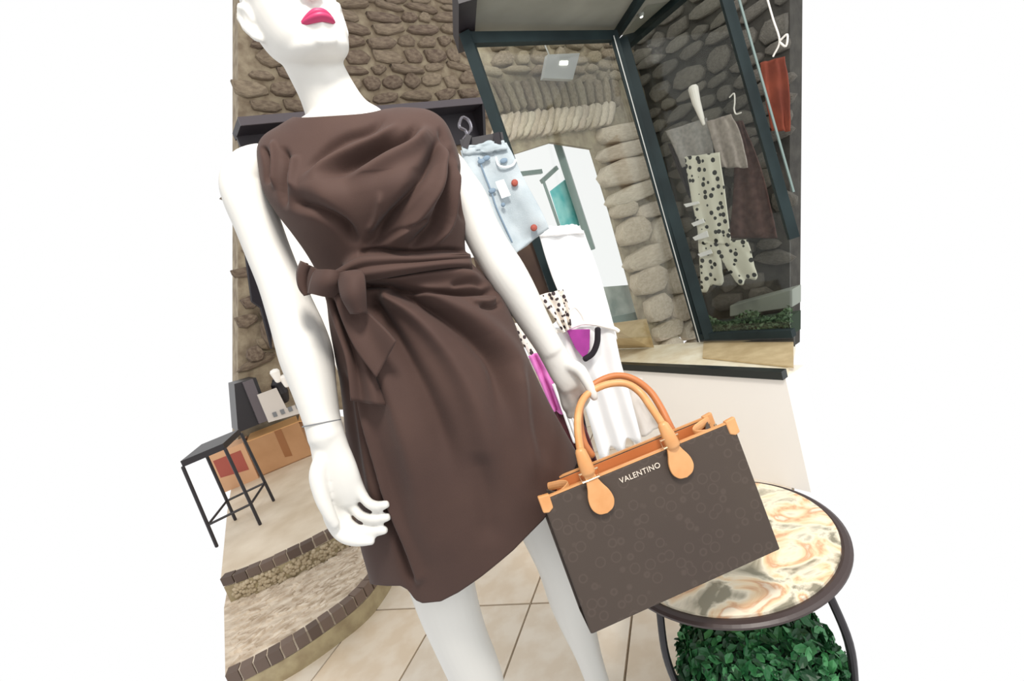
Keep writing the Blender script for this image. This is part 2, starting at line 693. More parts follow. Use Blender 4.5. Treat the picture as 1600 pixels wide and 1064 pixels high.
ms = protos(MT['mid'], 8)
ps = protos(MT['pale'], 8, rough=0.12)
P0 = A_(850, 100, OFFA)
rubble(w2, ms, P0, uD, -1.0, 1.2, 1.3, 2.4, 0.055, 0.115, 0.03, w2_keep, seed=5, cap=150)
# voussoirs of the flat arch: upright course, then a leaning course
for i in range(15):
    x = 765 + i * 13.6
    y = 155 - i * 0.6
    P = A_(x, y, OFFA)
    sc = (A_(x + 13, y, OFFA) - P).length
    put_stone(w2, ms[i % 8], P, uD, nA, sc * 0.9, 0.155, 0.04, 0.20 - 0.03 * i + random.uniform(-.04, .04), 'voussoir')
for i in range(17):
    x = 776 + i * 10.6
    y = 203 - i * 1.4
    P = A_(x, y, OFFA)
    sc = (A_(x + 11, y, OFFA) - P).length
    put_stone(w2, ps[i % 8], P, uD, nA, sc * 1.05, 0.15, 0.045, -0.75 + random.uniform(-.08, .08), 'voussoir')


# jamb stones, large pale blocks
def jamb_l(y):
    return 925 + (y - 232) * (0.295 if y < 480 else 0.33)


def jamb_r(y):
    return 966 + (y - 75) * 0.287


y = 196
rr = random.Random(4)
while y < 545:
    hpx = rr.uniform(24, 44)
    xl, xr = jamb_l(y + hpx / 2), jamb_r(y + hpx / 2)
    if y < 225:
        xl = 934
    k = 1 if rr.random() < 0.25 else 2
    cuts = [0, 1] if k == 1 else [0, rr.uniform(0.35, 0.65), 1]
    for c0, c1 in zip(cuts[:-1], cuts[1:]):
        xa, xb = xl + (xr - xl) * c0, xl + (xr - xl) * c1
        xm, ym = (xa + xb) / 2, y + hpx / 2 - (xa + xb) * 0.0
        P = A_(xm - 2, ym, OFFA)
        ww = (A_(xb, ym - (xb - xa) * 0.2, OFFA) - A_(xa, ym, OFFA))
        hh = abs(A_(xm + hpx * 0.15, ym + hpx / 2, OFFA).z - A_(xm - hpx * 0.15, ym - hpx / 2, OFFA).z)
        put_stone(w2, rr.choice(ps), P, uD, nA, Vector((ww.x, ww.y, 0)).length * 1.04, hh * 1.02, 0.05, rr.uniform(-.05, .05))
    y += hpx

# window joinery in the arched opening
wn = struct(bpy.data.objects.new('window_1', None))
COL.objects.link(wn)
OW = OFFA + 0.12
obj('mullion', beam_bm(A_(868, 215, OW), A_(925, 390, OW), 0.035, 0.05), MT['frame2'], wn)
obj('window_frame', beam_bm(A_(922, 218, OW), A_(1004, 495, OW), 0.03, 0.05), MT['frame2'], wn)
obj('bottom_rail', beam_bm(A_(953, 503, OW), A_(1006, 492, OW), 0.04, 0.05), MT['frame2'], wn)
obj('transom', beam_bm(A_(812, 272, OW), A_(846, 268, OW), 0.015, 0.02), MT['frame2'], wn)
obj('transom', beam_bm(A_(846, 284, OW), A_(870, 262, OW), 0.015, 0.02), MT['frame2'], wn)
obj('glazing_bar', beam_bm(A_(848, 280, OW), A_(880, 372, OW), 0.012, 0.02), MT['frame2'], wn)
tp = [A_(861, 298, OW + .05), A_(884, 280, OW + .05), A_(906, 352, OW + .05), A_(880, 358, OW + .05)]
tl = tag(obj('banner', slab_bm(tp, nA * 0.01), MT['teal']), 'small turquoise banner seen outside through the bright window', 'banner')
bl_ = tag(obj('outdoor_panel', slab_bm([A_(920, 450, OW + .1), A_(985, 445, OW + .1), A_(1004, 500, OW + .1), A_(945, 508, OW + .1)], nA * 0.02),
              mat('outdoor_grey', srgb(150, 166, 162), 0.6, noise_scale=8, col2=srgb(206, 216, 212))),
          'blurred grey planter outside at the bottom of the bright window', 'planter')

# clear shop-front pane and its dark frame
w1 = struct(bpy.data.objects.new('window_2', None))
COL.objects.link(w1)


def zline(x, y, z, off=0.0, pl=None):
    P = (pl or A_)(x, y, off)
    P.z = z
    return P


gl = A_(722, 66)
gl.z = 0
top = SOFF
pl0, pl1 = A_(722, 64), A_(878, 480)
pl1.x, pl1.y = pl0.x + (pl1.x - pl0.x) * 0.5, pl0.y + (pl1.y - pl0.y) * 0.5
obj('left_post', beam_bm(A_(727, 52), A_(873, 470), 0.035, 0.035), MT['frame'], w1)
obj('top_rail', beam_bm(A_(728, 62), A_(962, 57), 0.03, 0.035), MT['frame'], w1)
cp0, cp1 = Vector(corner), Vector(corner)
cp0.z, cp1.z = SILL, SOFF + 0.02
obj('corner_post', beam_bm(A_(958, 52), A_(1094, 528), 0.03, 0.045), MT['frame'], w1)
obj('corner_edge', beam_bm(A_(953, 60) - nA * .02, A_(1087, 535) - nA * .02, 0.004, 0.006), MT['lamp'], w1)
obj('pane', slab_bm([A_(735, 66), A_(955, 64), A_(1086, 528), A_(880, 528)], nA * 0.006), MT['glassA'], w1)

# right-hand shop window
w3 = struct(bpy.data.objects.new('window_3', None))
COL.objects.link(w3)
obj('window_post', beam_bm(B_(1131, -14), B_(1240, 372), 0.033, 0.03), MT['frame'], w3)
obj('post_edge', beam_bm(B_(1151, -14, -.012), B_(1240, 300, -.012), 0.006, 0.01), MT['frame2'], w3)
obj('side_post', beam_bm(B_(972, 62), B_(1108, 528), 0.045, 0.04), MT['frame'], w3)
obj('bottom_rail', beam_bm(B_(1095, 525), B_(1240, 520), 0.03, 0.03), MT['frame'], w3)
obj('pane', slab_bm([B_(966, 64), B_(1010, 8), B_(1125, -12), B_(1234, 380), B_(1234, 515), B_(1104, 519)], nB * 0.006), MT['glassB'], w3)

# display interior wall behind the smoked glass
w4 = struct(bpy.data.objects.new('wall_right', None))
COL.objects.link(w4)
obj('mortar_bed', slab_bm([inC + Vector((0, 0, SOFF + .45)), B_(1234, -45, OB), B_(1234, 545, OB), inC + Vector((0, 0, SILL - .1))], nB * 0.1), MT['mortar3'], w4)
gs = protos(MT['grey'], 8)
rubble(w4, gs, B_(1100, 200, OB), vD, -2.2, 2.6, 0.3, 2.7, 0.085, 0.15, 0.03,
       lambda x, y: x > 975 + (y - 60) * 0.28 and y < 470, seed=11, cap=280)
obj('display_floor', slab_bm([B_(1090, 538, 0), B_(1240, 530, 0), B_(1240, 490, OB), B_(1080, 500, OB)], Vector((0, 0, -0.03))), MT['mortar3'], w4)

# ---- soffit over the display, its two beams and the lit strip
def C_(x, y, z=SOFF + 0.02):
    return atz(x, y, z)


ce = struct(bpy.data.objects.new('ceiling', None))
COL.objects.link(ce)
obj('plaster_panel', slab_bm([C_(738, 56), C_(956, 56), C_(1002, -16), C_(742, -16)], Vector((0, 0, 0.05))), MT['ceiling'], ce)
obj('spotlight_strip', slab_bm([C_(968, 56), C_(1002, 48), C_(1064, -14), C_(1008, -16)], Vector((0, 0, 0.05))), MT['ceiling'], ce)
obj('ceiling_beam', beam_bm(C_(955, 60), C_(1003, -14), 0.028, 0.05), MT['frame'], ce)
obj('ceiling_beam', beam_bm(C_(972, 72), C_(1070, -14), 0.05, 0.05), MT['frame'], ce)
obj('ceiling_beam', beam_bm(C_(724, 66), C_(726, -16), 0.055, 0.06), MT['blackwood'], ce)
spot = thing('ceiling_spotlight', C_(1001, 21), 'small round recessed spotlight glowing in the grey ceiling strip', 'spotlight')
sp = C_(1001, 21)
obj('rim', tube_bm([sp, sp - Vector((0, 0, .006))], 0.012, 20), MT['lamp'], spot)
obj('bulb', tube_bm([sp - Vector((0, 0, .006)), sp - Vector((0, 0, .012))], 0.007, 16), MT['glow'], spot)

# plate on a cable, standing in for a lamp panel reflected in the glass
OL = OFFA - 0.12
lp = thing('lamp_reflection', A_(877, 103, OL), 'square grey plate standing in for a lamp reflected in the glass', 'lamp')
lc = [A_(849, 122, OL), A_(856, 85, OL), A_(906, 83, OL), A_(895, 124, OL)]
o = obj('grey_plate', slab_bm(lc, nA * 0.02), MT['lamp'], lp)
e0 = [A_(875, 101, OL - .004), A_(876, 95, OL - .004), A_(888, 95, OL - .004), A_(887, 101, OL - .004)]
obj('reflection_glow', slab_bm(e0, nA * 0.006), MT['glow'], lp)  # glowing patch for the bright centre of the reflected lamp
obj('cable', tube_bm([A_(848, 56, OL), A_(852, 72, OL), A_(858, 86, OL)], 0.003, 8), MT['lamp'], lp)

# ---- sill, ledges and the low white wall under the window
s0, s1 = atz(955, 571, SILL), atz(1226, 585, SILL)
cap = obj('trim_1', beam_bm(s0, s1, 0.03, 0.03), MT['cap'])
struct(cap)
sd = (s1 - s0).normalized()
cap_in0, cap_in1 = s0 + nB * 0.015, s1 + nB * 0.015
lz = Vector((0, 0, SILL))
far0, far1 = atz(945, 545, SILL), atz(1098, 534, SILL)
far2 = atz(1240, 530, SILL)
led = obj('trim_2', slab_bm([cap_in0, cap_in1, far2, far1, far0 + (far0 - far1) * 0.1], Vector((0, 0, -0.04))), MT['ledge'])
struct(led)
r0, r1 = atz(1098, 560, SILL + 0.002), atz(1240, 575, SILL + 0.002)
obj('stone_strip', slab_bm([r0, r1, atz(1240, 533, SILL + 0.002), atz(1100, 535, SILL + .002)], Vector((0, 0, 0.006))), MT['ledge2'], led)
obj('stone_strip', slab_bm([atz(958, 545, SILL + .002), atz(1022, 543, SILL + .002), A_(1010, 498, .1), A_(950, 506, .1)], nA * 0.02), MT['ledge2'], led)
wb0, wb1 = Vector(s0), Vector(s1)
base = []
for P in (s0, s1):
    base.append(Vector((P.x, P.y, 0)))
wr = wall_poly('wall_front', [s0 - Vector((0, 0, .015)), s1 - Vector((0, 0, .015)), base[1], base[0]], nB * 0.12, MT['white'])

# ------------------------------------------------------------------ floor of cream tiles
fl = struct(bpy.data.objects.new('floor', None))
COL.objects.link(fl)
e1 = Vector((math.sin(math.radians(111)), math.cos(math.radians(111)), 0))
e2 = Vector((math.sin(math.radians(22.5)), math.cos(math.radians(22.5)), 0))
g0 = atz(829, 943, 0)
TS = 0.345
outline = [atz(385, 1078, 0), atz(1240, 1078, 0), atz(1236, 700, 0), atz(1000, 600, 0), atz(840, 560, 0), atz(700, 690, 0), atz(560, 830, 0), atz(520, 960, 0)]


def clip(poly, a, b):
    out = []
    n = Vector((-(b - a).y, (b - a).x, 0))
    for i in range(len(poly)):
        p, q = poly[i], poly[(i + 1) % len(poly)]
        dp, dq = (p - a).dot(n), (q - a).dot(n)
        if dp >= 0:
            out.append(p)
        if (dp >= 0) != (dq >= 0):
            out.append(p + (q - p) * (dp / (dp - dq)))
    return out


cen = sum((Vector(p) for p in outline), Vector()) / len(outline)


def sgn(poly):
    return sum(poly[i].x * poly[(i + 1) % len(poly)].y - poly[(i + 1) % len(poly)].x * poly[i].y for i in range(len(poly)))


# convex outline of the part of the floor that is seen
outline = [atz(372, 1076, 0), atz(1236, 1076, 0), atz(1236, 690, 0), atz(900, 560, 0), atz(640, 560, 0), atz(480, 800, 0)]
if sgn(outline) < 0:
    outline = outline[::-1]
obj('grout_bed', slab_bm([p - Vector((0, 0, 0.012)) for p in outline], Vector((0, 0, -0.05))), MT['grout'], fl)
for i in range(-9, 12):
    for j in range(-4, 12):
        g = 0.0035
        off = g0 + e1 * (i * TS) + e2 * (j * TS)
        q = [off + e1 * g + e2 * g, off + e1 * (TS - g) + e2 * g, off + e1 * (TS - g) + e2 * (TS - g), off + e1 * g + e2 * (TS - g)]
        if sgn(q) < 0:
            q = q[::-1]
        for k in range(len(outline)):
            q = clip(q, outline[k], outline[(k + 1) % len(outline)])
            if len(q) < 3:
                break
        if len(q) < 3 or abs(sgn(q)) < 0.004:
            continue
        obj('tile', slab_bm(q, Vector((0, 0, -0.012))), MT['tile'], fl)

# ------------------------------------------------------------------ curved steps
def arc(pts, z, k=6):
    P = np.array([tuple(atz(x, y, z)) for x, y in pts])
    return [Vector(p) for p in catmull(P, k)]


def make_step(nose_px, z, far_px, name, treadm, n_nose, nose_h=0.035):
    zt = z
    nose = arc(nose_px, zt)
    far = [atz(x, y, zt) for x, y in far_px]
    grp = struct(bpy.data.objects.new(name, None))
    COL.objects.link(grp)
    poly = nose + far
    obj('tread', slab_bm(poly, Vector((0, 0, -STEPH))), treadm, grp)
    # riser face slightly set back is the body itself; nosing of dark tiles
    P = np.array([tuple(p) for p in nose])
    seg = np.linalg.norm(np.diff(P, axis=0), axis=1)
    cum = np.concatenate([[0], np.cumsum(seg)])
    L = cum[-1]
    inner = np.array([tuple(sum(far, Vector()) / len(far))])

    def pt(s):
        return Vector([np.interp(s, cum, P[:, k]) for k in range(3)])
    for i in range(n_nose):
        s_a, s_b = L * i / n_nose + 0.003, L * (i + 1) / n_nose - 0.003
        a_, b_ = pt(s_a), pt(s_b)
        d = (b_ - a_).normalized()
        nn = Vector((-d.y, d.x, 0))
        if nn.dot(Vector(inner[0]) - a_) < 0:
            nn = -nn
        jig = random.uniform(-.002, .002)
        q = [a_ - nn * 0.008, b_ - nn * 0.008, b_ + nn * 0.03, a_ + nn * 0.03]
        q = [v + Vector((0, 0, 0.004 + jig)) for v in q]
        obj('nosing_tile', slab_bm(q, Vector((0, 0, -nose_h))), MT['nosing'], grp)
    # riser cladding strip
    bm = bmesh.new()
    prev = None
    for i, p in enumerate(nose):
        d = (nose[min(i + 1, len(nose) - 1)] - nose[max(i - 1, 0)]).normalized()
        nn = Vector((-d.y, d.x, 0))
        if nn.dot(Vector(inner[0]) - p) < 0:
            nn = -nn
        a_ = bm.verts.new(p - nn * 0.004 - Vector((0, 0, nose_h)))
        b_ = bm.verts.new(p - nn * 0.004 - Vector((0, 0, STEPH)))
        if prev:
            bm.faces.new((prev[0], a_, b_, prev[1]))
        prev = (a_, b_)
    obj('riser', bm, MT['riser'], grp)
    return grp, nose, far, pt, L, Vector(inner[0])


n1 = [(352, 1056), (385, 1040), (450, 1005), (510, 965), (550, 935), (576, 908), (600, 870), (612, 820)]
f1 = [(600, 760), (480, 800), (366, 860), (350, 950)]
g1, nose1, far1_, pt1, L1, in1 = make_step(n1, STEPH, f1, 'floor_step', MT['tread'], 21, 0.042)
n2 = [(345, 905), (378, 894), (440, 868), (510, 833), (560, 800), (600, 760)]
f2 = [(620, 700), (590, 660), (470, 640), (372, 700), (355, 800)]
g2, nose2, far2_, pt2, L2, in2 = make_step(n2, PLAT, f2, 'floor_platform', MT['platform'], 15, 0.035)
g1['kind'] = g2['kind'] = 'structure'


# small split-stone relief laid on the lower tread and pebbles on the upper riser
def chips(name, quad_pts, z, count, size, m, parent, zfun=None, seed=2):
    rr = random.Random(seed)
    bm = bmesh.new()
    xs = [p.x for p in quad_pts]
    ys = [p.y for p in quad_pts]
    n = 0
    from mathutils.geometry import intersect_point_line
    def inside(x, y):
        c = False
        j = len(quad_pts) - 1
        for i in range(len(quad_pts)):
            a, b = quad_pts[i], quad_pts[j]
            if (a.y > y) != (b.y > y) and x < (b.x - a.x) * (y - a.y) / (b.y - a.y) + a.x:
                c = not c
            j = i
        return c
    tries = 0
    while n < count and tries < count * 30:
        tries += 1
        x, y = rr.uniform(min(xs), max(xs)), rr.uniform(min(ys), max(ys))
        if not inside(x, y):
            continue
        px, py = proj(np.array((x, y, z)))
        if not (FL < px < FR):
            continue
        ang = rr.gauss(0.45, 0.35)
        l, w_ = size * rr.uniform(.6, 1.6), size * rr.uniform(.25, .5)
        k = 6
        vb, vt = [], []
        hgt = rr.uniform(.004, .010)
        tl = rr.uniform(-.3, .3)
        for i in range(k):
            a_ = 2 * math.pi * i / k
            r_ = rr.uniform(.8, 1.1)
            dx, dy = math.cos(a_) * l / 2 * r_, math.sin(a_) * w_ / 2 * r_
            X = x + dx * math.cos(ang) - dy * math.sin(ang)
            Y = y + dx * math.sin(ang) + dy * math.cos(ang)
            vb.append(bm.verts.new((X, Y, z - .002)))
            vt.append(bm.verts.new((x + (X - x) * .75, y + (Y - y) * .75, z + hgt + dx * tl * .4)))
        bm.faces.new(vt)
        for i in range(k):
            bm.faces.new((vb[i], vb[(i + 1) % k], vt[(i + 1) % k], vt[i]))
        n += 1
    o = obj(name, bm, m, parent)
    o['kind'] = 'stuff'
    return o


inner1 = [p + (in1 - p).normalized() * 0.045 for p in nose1]
chips('split_stone_relief', inner1 + far1_, STEPH, 900, 0.05, MT['tread'], g1)
bm = bmesh.new()
rr = random.Random(9)
for i in range(420):
    s = rr.uniform(0, L2)
    P = pt2(s)
    d = (pt2(min(s + .02, L2)) - pt2(max(s - .02, 0))).normalized()
    nn = Vector((-d.y, d.x, 0))
    if nn.dot(in2 - P) < 0:
        nn = -nn
    P = P - nn * 0.006
    P.z = rr.uniform(STEPH + .008, PLAT - .04)
    px, py = proj(np.array(P))
    if px < FL:
        continue
    bmesh.ops.create_icosphere(bm, subdivisions=1, radius=rr.uniform(.007, .012), matrix=Matrix.Translation(P))
o = obj('riser_pebbles', bm, MT['pebble'], g2, True)
o['kind'] = 'stuff'

# ------------------------------------------------------------------ clutter at the far left
# cardboard box
bx0, bx1 = atz(409, 744, PLAT), atz(488, 711, PLAT)
bd = (bx1 - bx0)
bd.z = 0
bn = Vector((-bd.y, bd.x, 0)).normalized()
bw, bh, bdp = bd.length, 0.25, 0.28
bu = bd.normalized()
box = thing('cardboard_box', bx0, 'open brown cardboard box on the platform behind the right-hand mannequin arm', 'box')
up = Vector((0, 0, 1))
obj('front_panel', slab_bm([bx0, bx1, bx1 + up * bh, bx0 + up * bh], bn * 0.006), MT['card'], box)
obj('back_panel', slab_bm([bx0 + bn * bdp, bx1 + bn * bdp, bx1 + bn * bdp + up * bh, bx0 + bn * bdp + up * bh], bn * 0.006), MT['card'], box)
obj('side_panel', slab_bm([bx0 + bn * .006, bx0 + bn * bdp, bx0 + bn * bdp + up * bh, bx0 + bn * .006 + up * bh], bu * 0.006), MT['card'], box)
obj('side_panel', slab_bm([bx1 + bn * .006, bx1 + bn * bdp, bx1 + bn * bdp + up * bh, bx1 + bn * .006 + up * bh], -bu * 0.006), MT['card'], box)
obj('base_panel', slab_bm([bx0, bx1, bx1 + bn * bdp, bx0 + bn * bdp], up * 0.006), MT['card'], box)
ft = bx0 + up * bh
obj('flap', slab_bm([ft, ft + bu * bw, ft + bu * bw * .96 + bn * 0.13 + up * .02, ft + bu * bw * .04 + bn * .13 + up * .02], up * 0.005), MT['card2'], box)
bt = bx0 + bn * bdp + up * bh
obj('flap', slab_bm([bt, bt + bu * bw, bt + bu * bw * .97 + bn * .03 + up * .10, bt + bu * bw * .03 + bn * .03 + up * .10], bn * 0.005), MT['card'], box)
obj('flap', slab_bm([ft + bu * bw, ft + bu * bw + bn * bdp, ft + bu * (bw + .08) + bn * bdp * .95 - up * .03, ft + bu * (bw + .08) + bn * .01 - up * .03], up * 0.005), MT['card2'], box)
tm = bx0 + bu * bw * 0.52 - bn * .001
obj('packing_tape', slab_bm([tm + up * .06, tm + bu * .045 + up * .05, tm + bu * .045 + up * (bh + .001), tm + up * (bh + .001)], -bn * 0.001), MT['tape'], box)

q0 = atz(372, 762, PLAT)
cx = thing('printed_carton', q0, 'tan carton with red print at the left edge beside the cardboard box', 'box')
qq = [q0 - bu * .10 + bn * .02, q0 + bu * .125 + bn * .02]
o = obj('carton_body', slab_bm([qq[0], qq[1], qq[1] + bn * .2, qq[0] + bn * .2], up * .26), mat('carton_tan', srgb(206, 160, 122), .85), cx)
obj('red_print', slab_bm([qq[0] + bu * .03 + up * .10, qq[1] - bu * .03 + up * .08, qq[1] - bu * .03 + up * .22, qq[0] + bu * .03 + up * .22], -bn * .002), MT['red'], cx)

# black stool
ft1, ft2 = atz(428, 783, PLAT), atz(407, 820, PLAT)
sd_ = ft2 - ft1
sn = Vector((-0.17, -0.10, 0))
stl = thing('metal_stool', ft1, 'thin black metal stool standing on the platform at the left edge', 'stool')
feet = [ft1, ft2, ft2 + sn, ft1 + sn]
tops = [p + up * 0.42 + (sum(feet, Vector()) / 4 - p) * 0.08 for p in feet]
for p, t in zip(feet, tops):
    obj('leg', tube_bm([p + up * .004, t], 0.008, 10), MT['black'], stl)
for i in range(4):
    a_, b_ = feet[i].lerp(tops[i], .28), feet[(i + 1) % 4].lerp(tops[(i + 1) % 4], .28)
    obj('stretcher', tube_bm([a_, b_], 0.006, 8), MT['black'], stl)
obj('seat', slab_bm(tops, up * 0.03), MT['black'], stl)

# things along the foot of the stone wall
def W3(x, y, off=-0.35):
    return W_(x, y, off)


def box_thing(name, pts, back, m, label, cat, parent=None, bev=0.004):
    o = obj(name, slab_bm(pts, back), m, parent)
    if bev:
        apply_bevel(o, bev, 2)
    return tag(o, label, cat) if label else o


cab = thing('display_cabinet', W_(410, 640, -.3), 'black display cabinet at the left edge below the rubble wall', 'cabinet')
obj('cabinet_body', slab_bm([W3(366, 600), W3(400, 590), W3(424, 655), W3(372, 676)], nA * 0.3), MT['black'], cab)
obj('upright', slab_bm([W3(379, 598, -.38), W3(395, 592, -.38), W3(420, 657, -.38), W3(405, 662, -.38)], nA * 0.03), MT['shelf_edge'], cab)
wc = thing('white_price_board', W3(430, 625, -.42), 'white card sign with a row of grey squares above the cardboard box', 'sign')
obj('card', slab_bm([W3(402, 617, -.4), W3(432, 606, -.4), W3(448, 638, -.4), W3(470, 630, -.4), W3(476, 644, -.4), W3(420, 660, -.4)], nA * 0.02), mat('card_white', srgb(206, 198, 190), 0.7), wc)
for i in range(4):
    x, y = 425 + i * 12, 645 - i * 4.2
    obj('grey_square', slab_bm([W3(x, y, -.405), W3(x + 6, y - 2, -.405), W3(x + 9, y + 5, -.405), W3(x + 3, y + 7, -.405)], -nA * .003), MT['seam'], wc)
for k, (x, y, r) in enumerate(((438, 610, .045), (452, 572, .04))):
    c = W3(x, y, -.3)
    o = obj('black_pot', tube_bm([c - up * .07, c - up * .02, c + up * .05, c + up * .07], [r * .7, r, r * .95, r * .6], 20), MT['black'])
    tag(o, ['round black pot just above the white card sign', 'round black pot beside the arm below the yellow stones',
            ''][k], 'pot', 'black pots along the wall')
for k, (x, y, s_) in enumerate(((432, 588, .03), (446, 596, .028))):
    c = W3(x, y, -.45)
    o = obj('white_cup', tube_bm([c - up * s_, c, c + up * s_], [s_ * .6, s_ * .8, s_], 16), MT['white'])
    tag(o, ['small white cup left of the arm, upper one', 'small white cup left of the arm, lower one', 'white cup on the black cabinet at the left edge',
            'lowest white cup beside the printed carton'][k], 'cup', 'white cups by the wall')
nb = [(404, 492, 26, 60), (380, 540, 22, 26)]
for x, y, wpx, hpx in nb:
    put_stone(wl, st[3], W_(x + 18, y + hpx / 2, -.03), uD, nA, 0.13, 0.30 if hpx > 40 else .14, .06, 0.0)
# dark coat hanging on the wall
coat = box_thing('dark_jacket', [W3(384, 395), W3(398, 392), W3(424, 470), W3(425, 545), W3(408, 480), W3(394, 470)], nA * .06, MT['blackcloth'],
                 'black jacket hanging on the wall left of the upper arm', 'jacket')
# tall white panel
pw = [at(430, 335, 2.3), at(492, 335, 2.3)]
pb = [pw[0] * 1.0, pw[1] * 1.0]
for p in pb:
    p.z = PLAT
for p in pw:
    p.z = 1.75
panel = box_thing('white_partition', [pb[0], pb[1], pw[1], pw[0]], Vector((0, .05, 0)), MT['white'],
                  'tall white partition seen between the arm and the waist', 'partition')

# ------------------------------------------------------------------ cloth helper
def cloth(name, left, right, Yf, m, parent=None, waves=3.0, amp=0.012, thick=0.004, rows=28, cols=36, phase=0.0, hem=0.0):
    """hanging cloth between a left and a right outline (lists of pixel points, same length), on the plane given by Yf(x,y)"""
    L = catmull(np.array(left, float), 6)
    R = catmull(np.array(right, float), 6)
    n = min(len(L), len(R))
    V = []
    for i in range(rows + 1):
        t = i / rows * (n - 1)
        k = min(int(t), n - 2)
        a_ = L[k] * (1 - (t - k)) + L[k + 1] * (t - k)
        b_ = R[k] * (1 - (t - k)) + R[k + 1] * (t - k)
        for j in range(cols + 1):
            s = j / cols
            q = a_ * (1 - s) + b_ * s
            if i == rows and hem:
                q = q + np.array([0.2, 1.0]) * hem * math.sin(s * waves * 6.28 + phase)
            P = Yf(q[0], q[1])
            f = math.sin(s * waves * 6.28 + phase + 0.8 * math.sin(i / rows * 3))
            P = P + Vector((0, -1, 0)) * (amp * f * (0.35 + 0.65 * i / rows) + 0.006 * noise.noise(Vector((s * 4, i / rows * 5, phase))))
            V.append(P)
    Fc = [(i * (cols + 1) + j, i * (cols + 1) + j + 1, (i + 1) * (cols + 1) + j + 1, (i + 1) * (cols + 1) + j)
          for i in range(rows) for j in range(cols)]
    o = pyobj(name, V, Fc, m, parent, True)
    md = o.modifiers.new('solid', 'SOLIDIFY')
    md.thickness = thick
    md.offset = 0
    return modified_copy(o)


def hook(parent, P, r=0.02, m=None):
    pts = [P + Vector((r * math.cos(a), 0, r + r * math.sin(a))) for a in np.linspace(-1.57, 3.3, 12)]
    return obj('hook', tube_bm([P - up * .02] + pts, 0.0022, 8), m or MT['black'], parent)


# ---- clothes rail on the right of the figure
YR = 1.42
jl = thing('light_denim_jeans', at(790, 300, YR), 'pale blue folded jeans with a white tag clipped to a black hanger', 'jeans', None)
Yj = lambda x, y: at(x, y, YR)
j = cloth('denim_body', [(722, 236), (735, 290), (760, 350), (790, 395), (803, 398)], [(790, 224), (803, 250), (822, 290), (842, 328), (857, 357)],
          Yj, MT['denim'], jl, 1.3, .008, .02)
cloth('waistband', [(722, 230), (724, 242)], [(786, 219), (792, 234)], lambda x, y: at(x, y, YR - .015), MT['denim'], jl, 1.5, .004, .016, 6, 30)
pk = catmull(np.array([(775, 246), (779, 258), (790, 261), (801, 258), (806, 250)]), 5)
obj('pocket_seam', tube_bm([at(x, y, YR - .022) for x, y in pk], .003, 8), MT['cloth'], jl)
pk = catmull(np.array([(748, 246), (756, 270), (768, 300), (776, 325), (800, 378)]), 5)
obj('side_seam', tube_bm([at(x, y, YR - .018) for x, y in pk], .0022, 8), MT['denim2'], jl)
for x, y in ((752, 252), (760, 247), (787, 251), (769, 298)):
    c = at(x, y, YR - .02)
    bmx = bmesh.new()
    bmesh.ops.create_icosphere(bmx, subdivisions=2, radius=.007, matrix=Matrix.Translation(c) @ Matrix.Diagonal((1.6, .5, 1, 1)))
    obj('fray', bmx, MT['denim2'], jl, True)
obj('paper_tag', slab_bm([at(774, 284, YR - .03), at(787, 280, YR - .03), at(798, 305, YR - .03), at(784, 310, YR - .03)], Vector((0, .002, 0))), MT['cloth'], jl)
for x, y in ((804, 286), (834, 356)):
    c = at(x, y, YR - .022)
    o = obj('copper_button', tube_bm([c, c - Vector((0, .006, 0))], .0095, 20), MT['red'], jl)
c = at(786, 320, YR - .022)
obj('rivet', tube_bm([c, c - Vector((0, .004, 0))], .006, 14), MT['denim2'], jl)
# its hanger
hg = thing('clip_hanger', at(750, 215, YR), 'black clip hanger with a clear hook holding the pale jeans', 'hanger')
obj('hanger_bar', beam_bm(at(720, 226, YR), at(786, 214, YR), .02, .022), MT['blackwood'], hg)
hk = catmull(np.array([(733, 222), (728, 205), (718, 198), (722, 184), (732, 188), (736, 202), (724, 218)]), 5)
obj('hook', tube_bm([at(x, y, YR) for x, y in hk], .0045, 8), MT['clearplastic'], hg)
obj('clip', beam_bm(at(727, 232, YR - .02), at(733, 212, YR - .02), .02, .015), MT['blackwood'], hg)
obj('clip', beam_bm(at(779, 226, YR - .02), at(776, 208, YR - .02), .018, .015), MT['blackwood'], hg)
# rail
ra, rb = at(722, 186, 1.40), at(905, 350, 1.40)

# white tops hanging below
t1 = thing('white_tunic', at(880, 360, 1.55), 'long plain white tunic hanging below the jeans beside the forearm', 'tunic')
cloth('tunic_body', [(843, 368), (858, 420), (880, 480), (885, 530)], [(912, 360), (935, 425), (952, 485), (964, 530)], lambda x, y: at(x, y, 1.58), MT['cloth'], t1, 2, .012)
cloth('shoulder_yoke', [(858, 354), (843, 370)], [(900, 351), (913, 364)], lambda x, y: at(x, y, 1.57), MT['cloth'], t1, 1, .004, .012, 6, 20)
t2 = thing('white_vneck_top', at(910, 520, 1.40), 'white v-neck top with ruffled hem hanging behind the bag handles', 'top')
YT = 1.40
cloth('top_body', [(868, 512), (890, 570), (915, 640), (938, 716)], [(958, 508), (968, 560), (985, 620), (1000, 684)], lambda x, y: at(x, y, YT), MT['cloth'], t2, 2.4, .014, hem=6)
cloth('side_fold', [(975, 590), (985, 625), (1003, 682)], [(1003, 590), (1015, 630), (1032, 668)], lambda x, y: at(x, y, YT + .05), mat('shaded_white_cloth', srgb(214, 206, 198), .8), t2, 1, .006)  # grey shadow side of the white top, put into the cloth colour
ml = slab_bm([at(886, 516, YT - .03), at(922, 515, YT - .03), at(921, 545, YT - .03), at(914, 562, YT - .03), at(900, 545, YT - .03)], Vector((0, .012, 0)))
mo = obj('magenta_lining', ml, MT['magenta'], t2)
vp = catmull(np.array([(934, 514), (933, 535), (926, 552), (914, 561)]), 5)
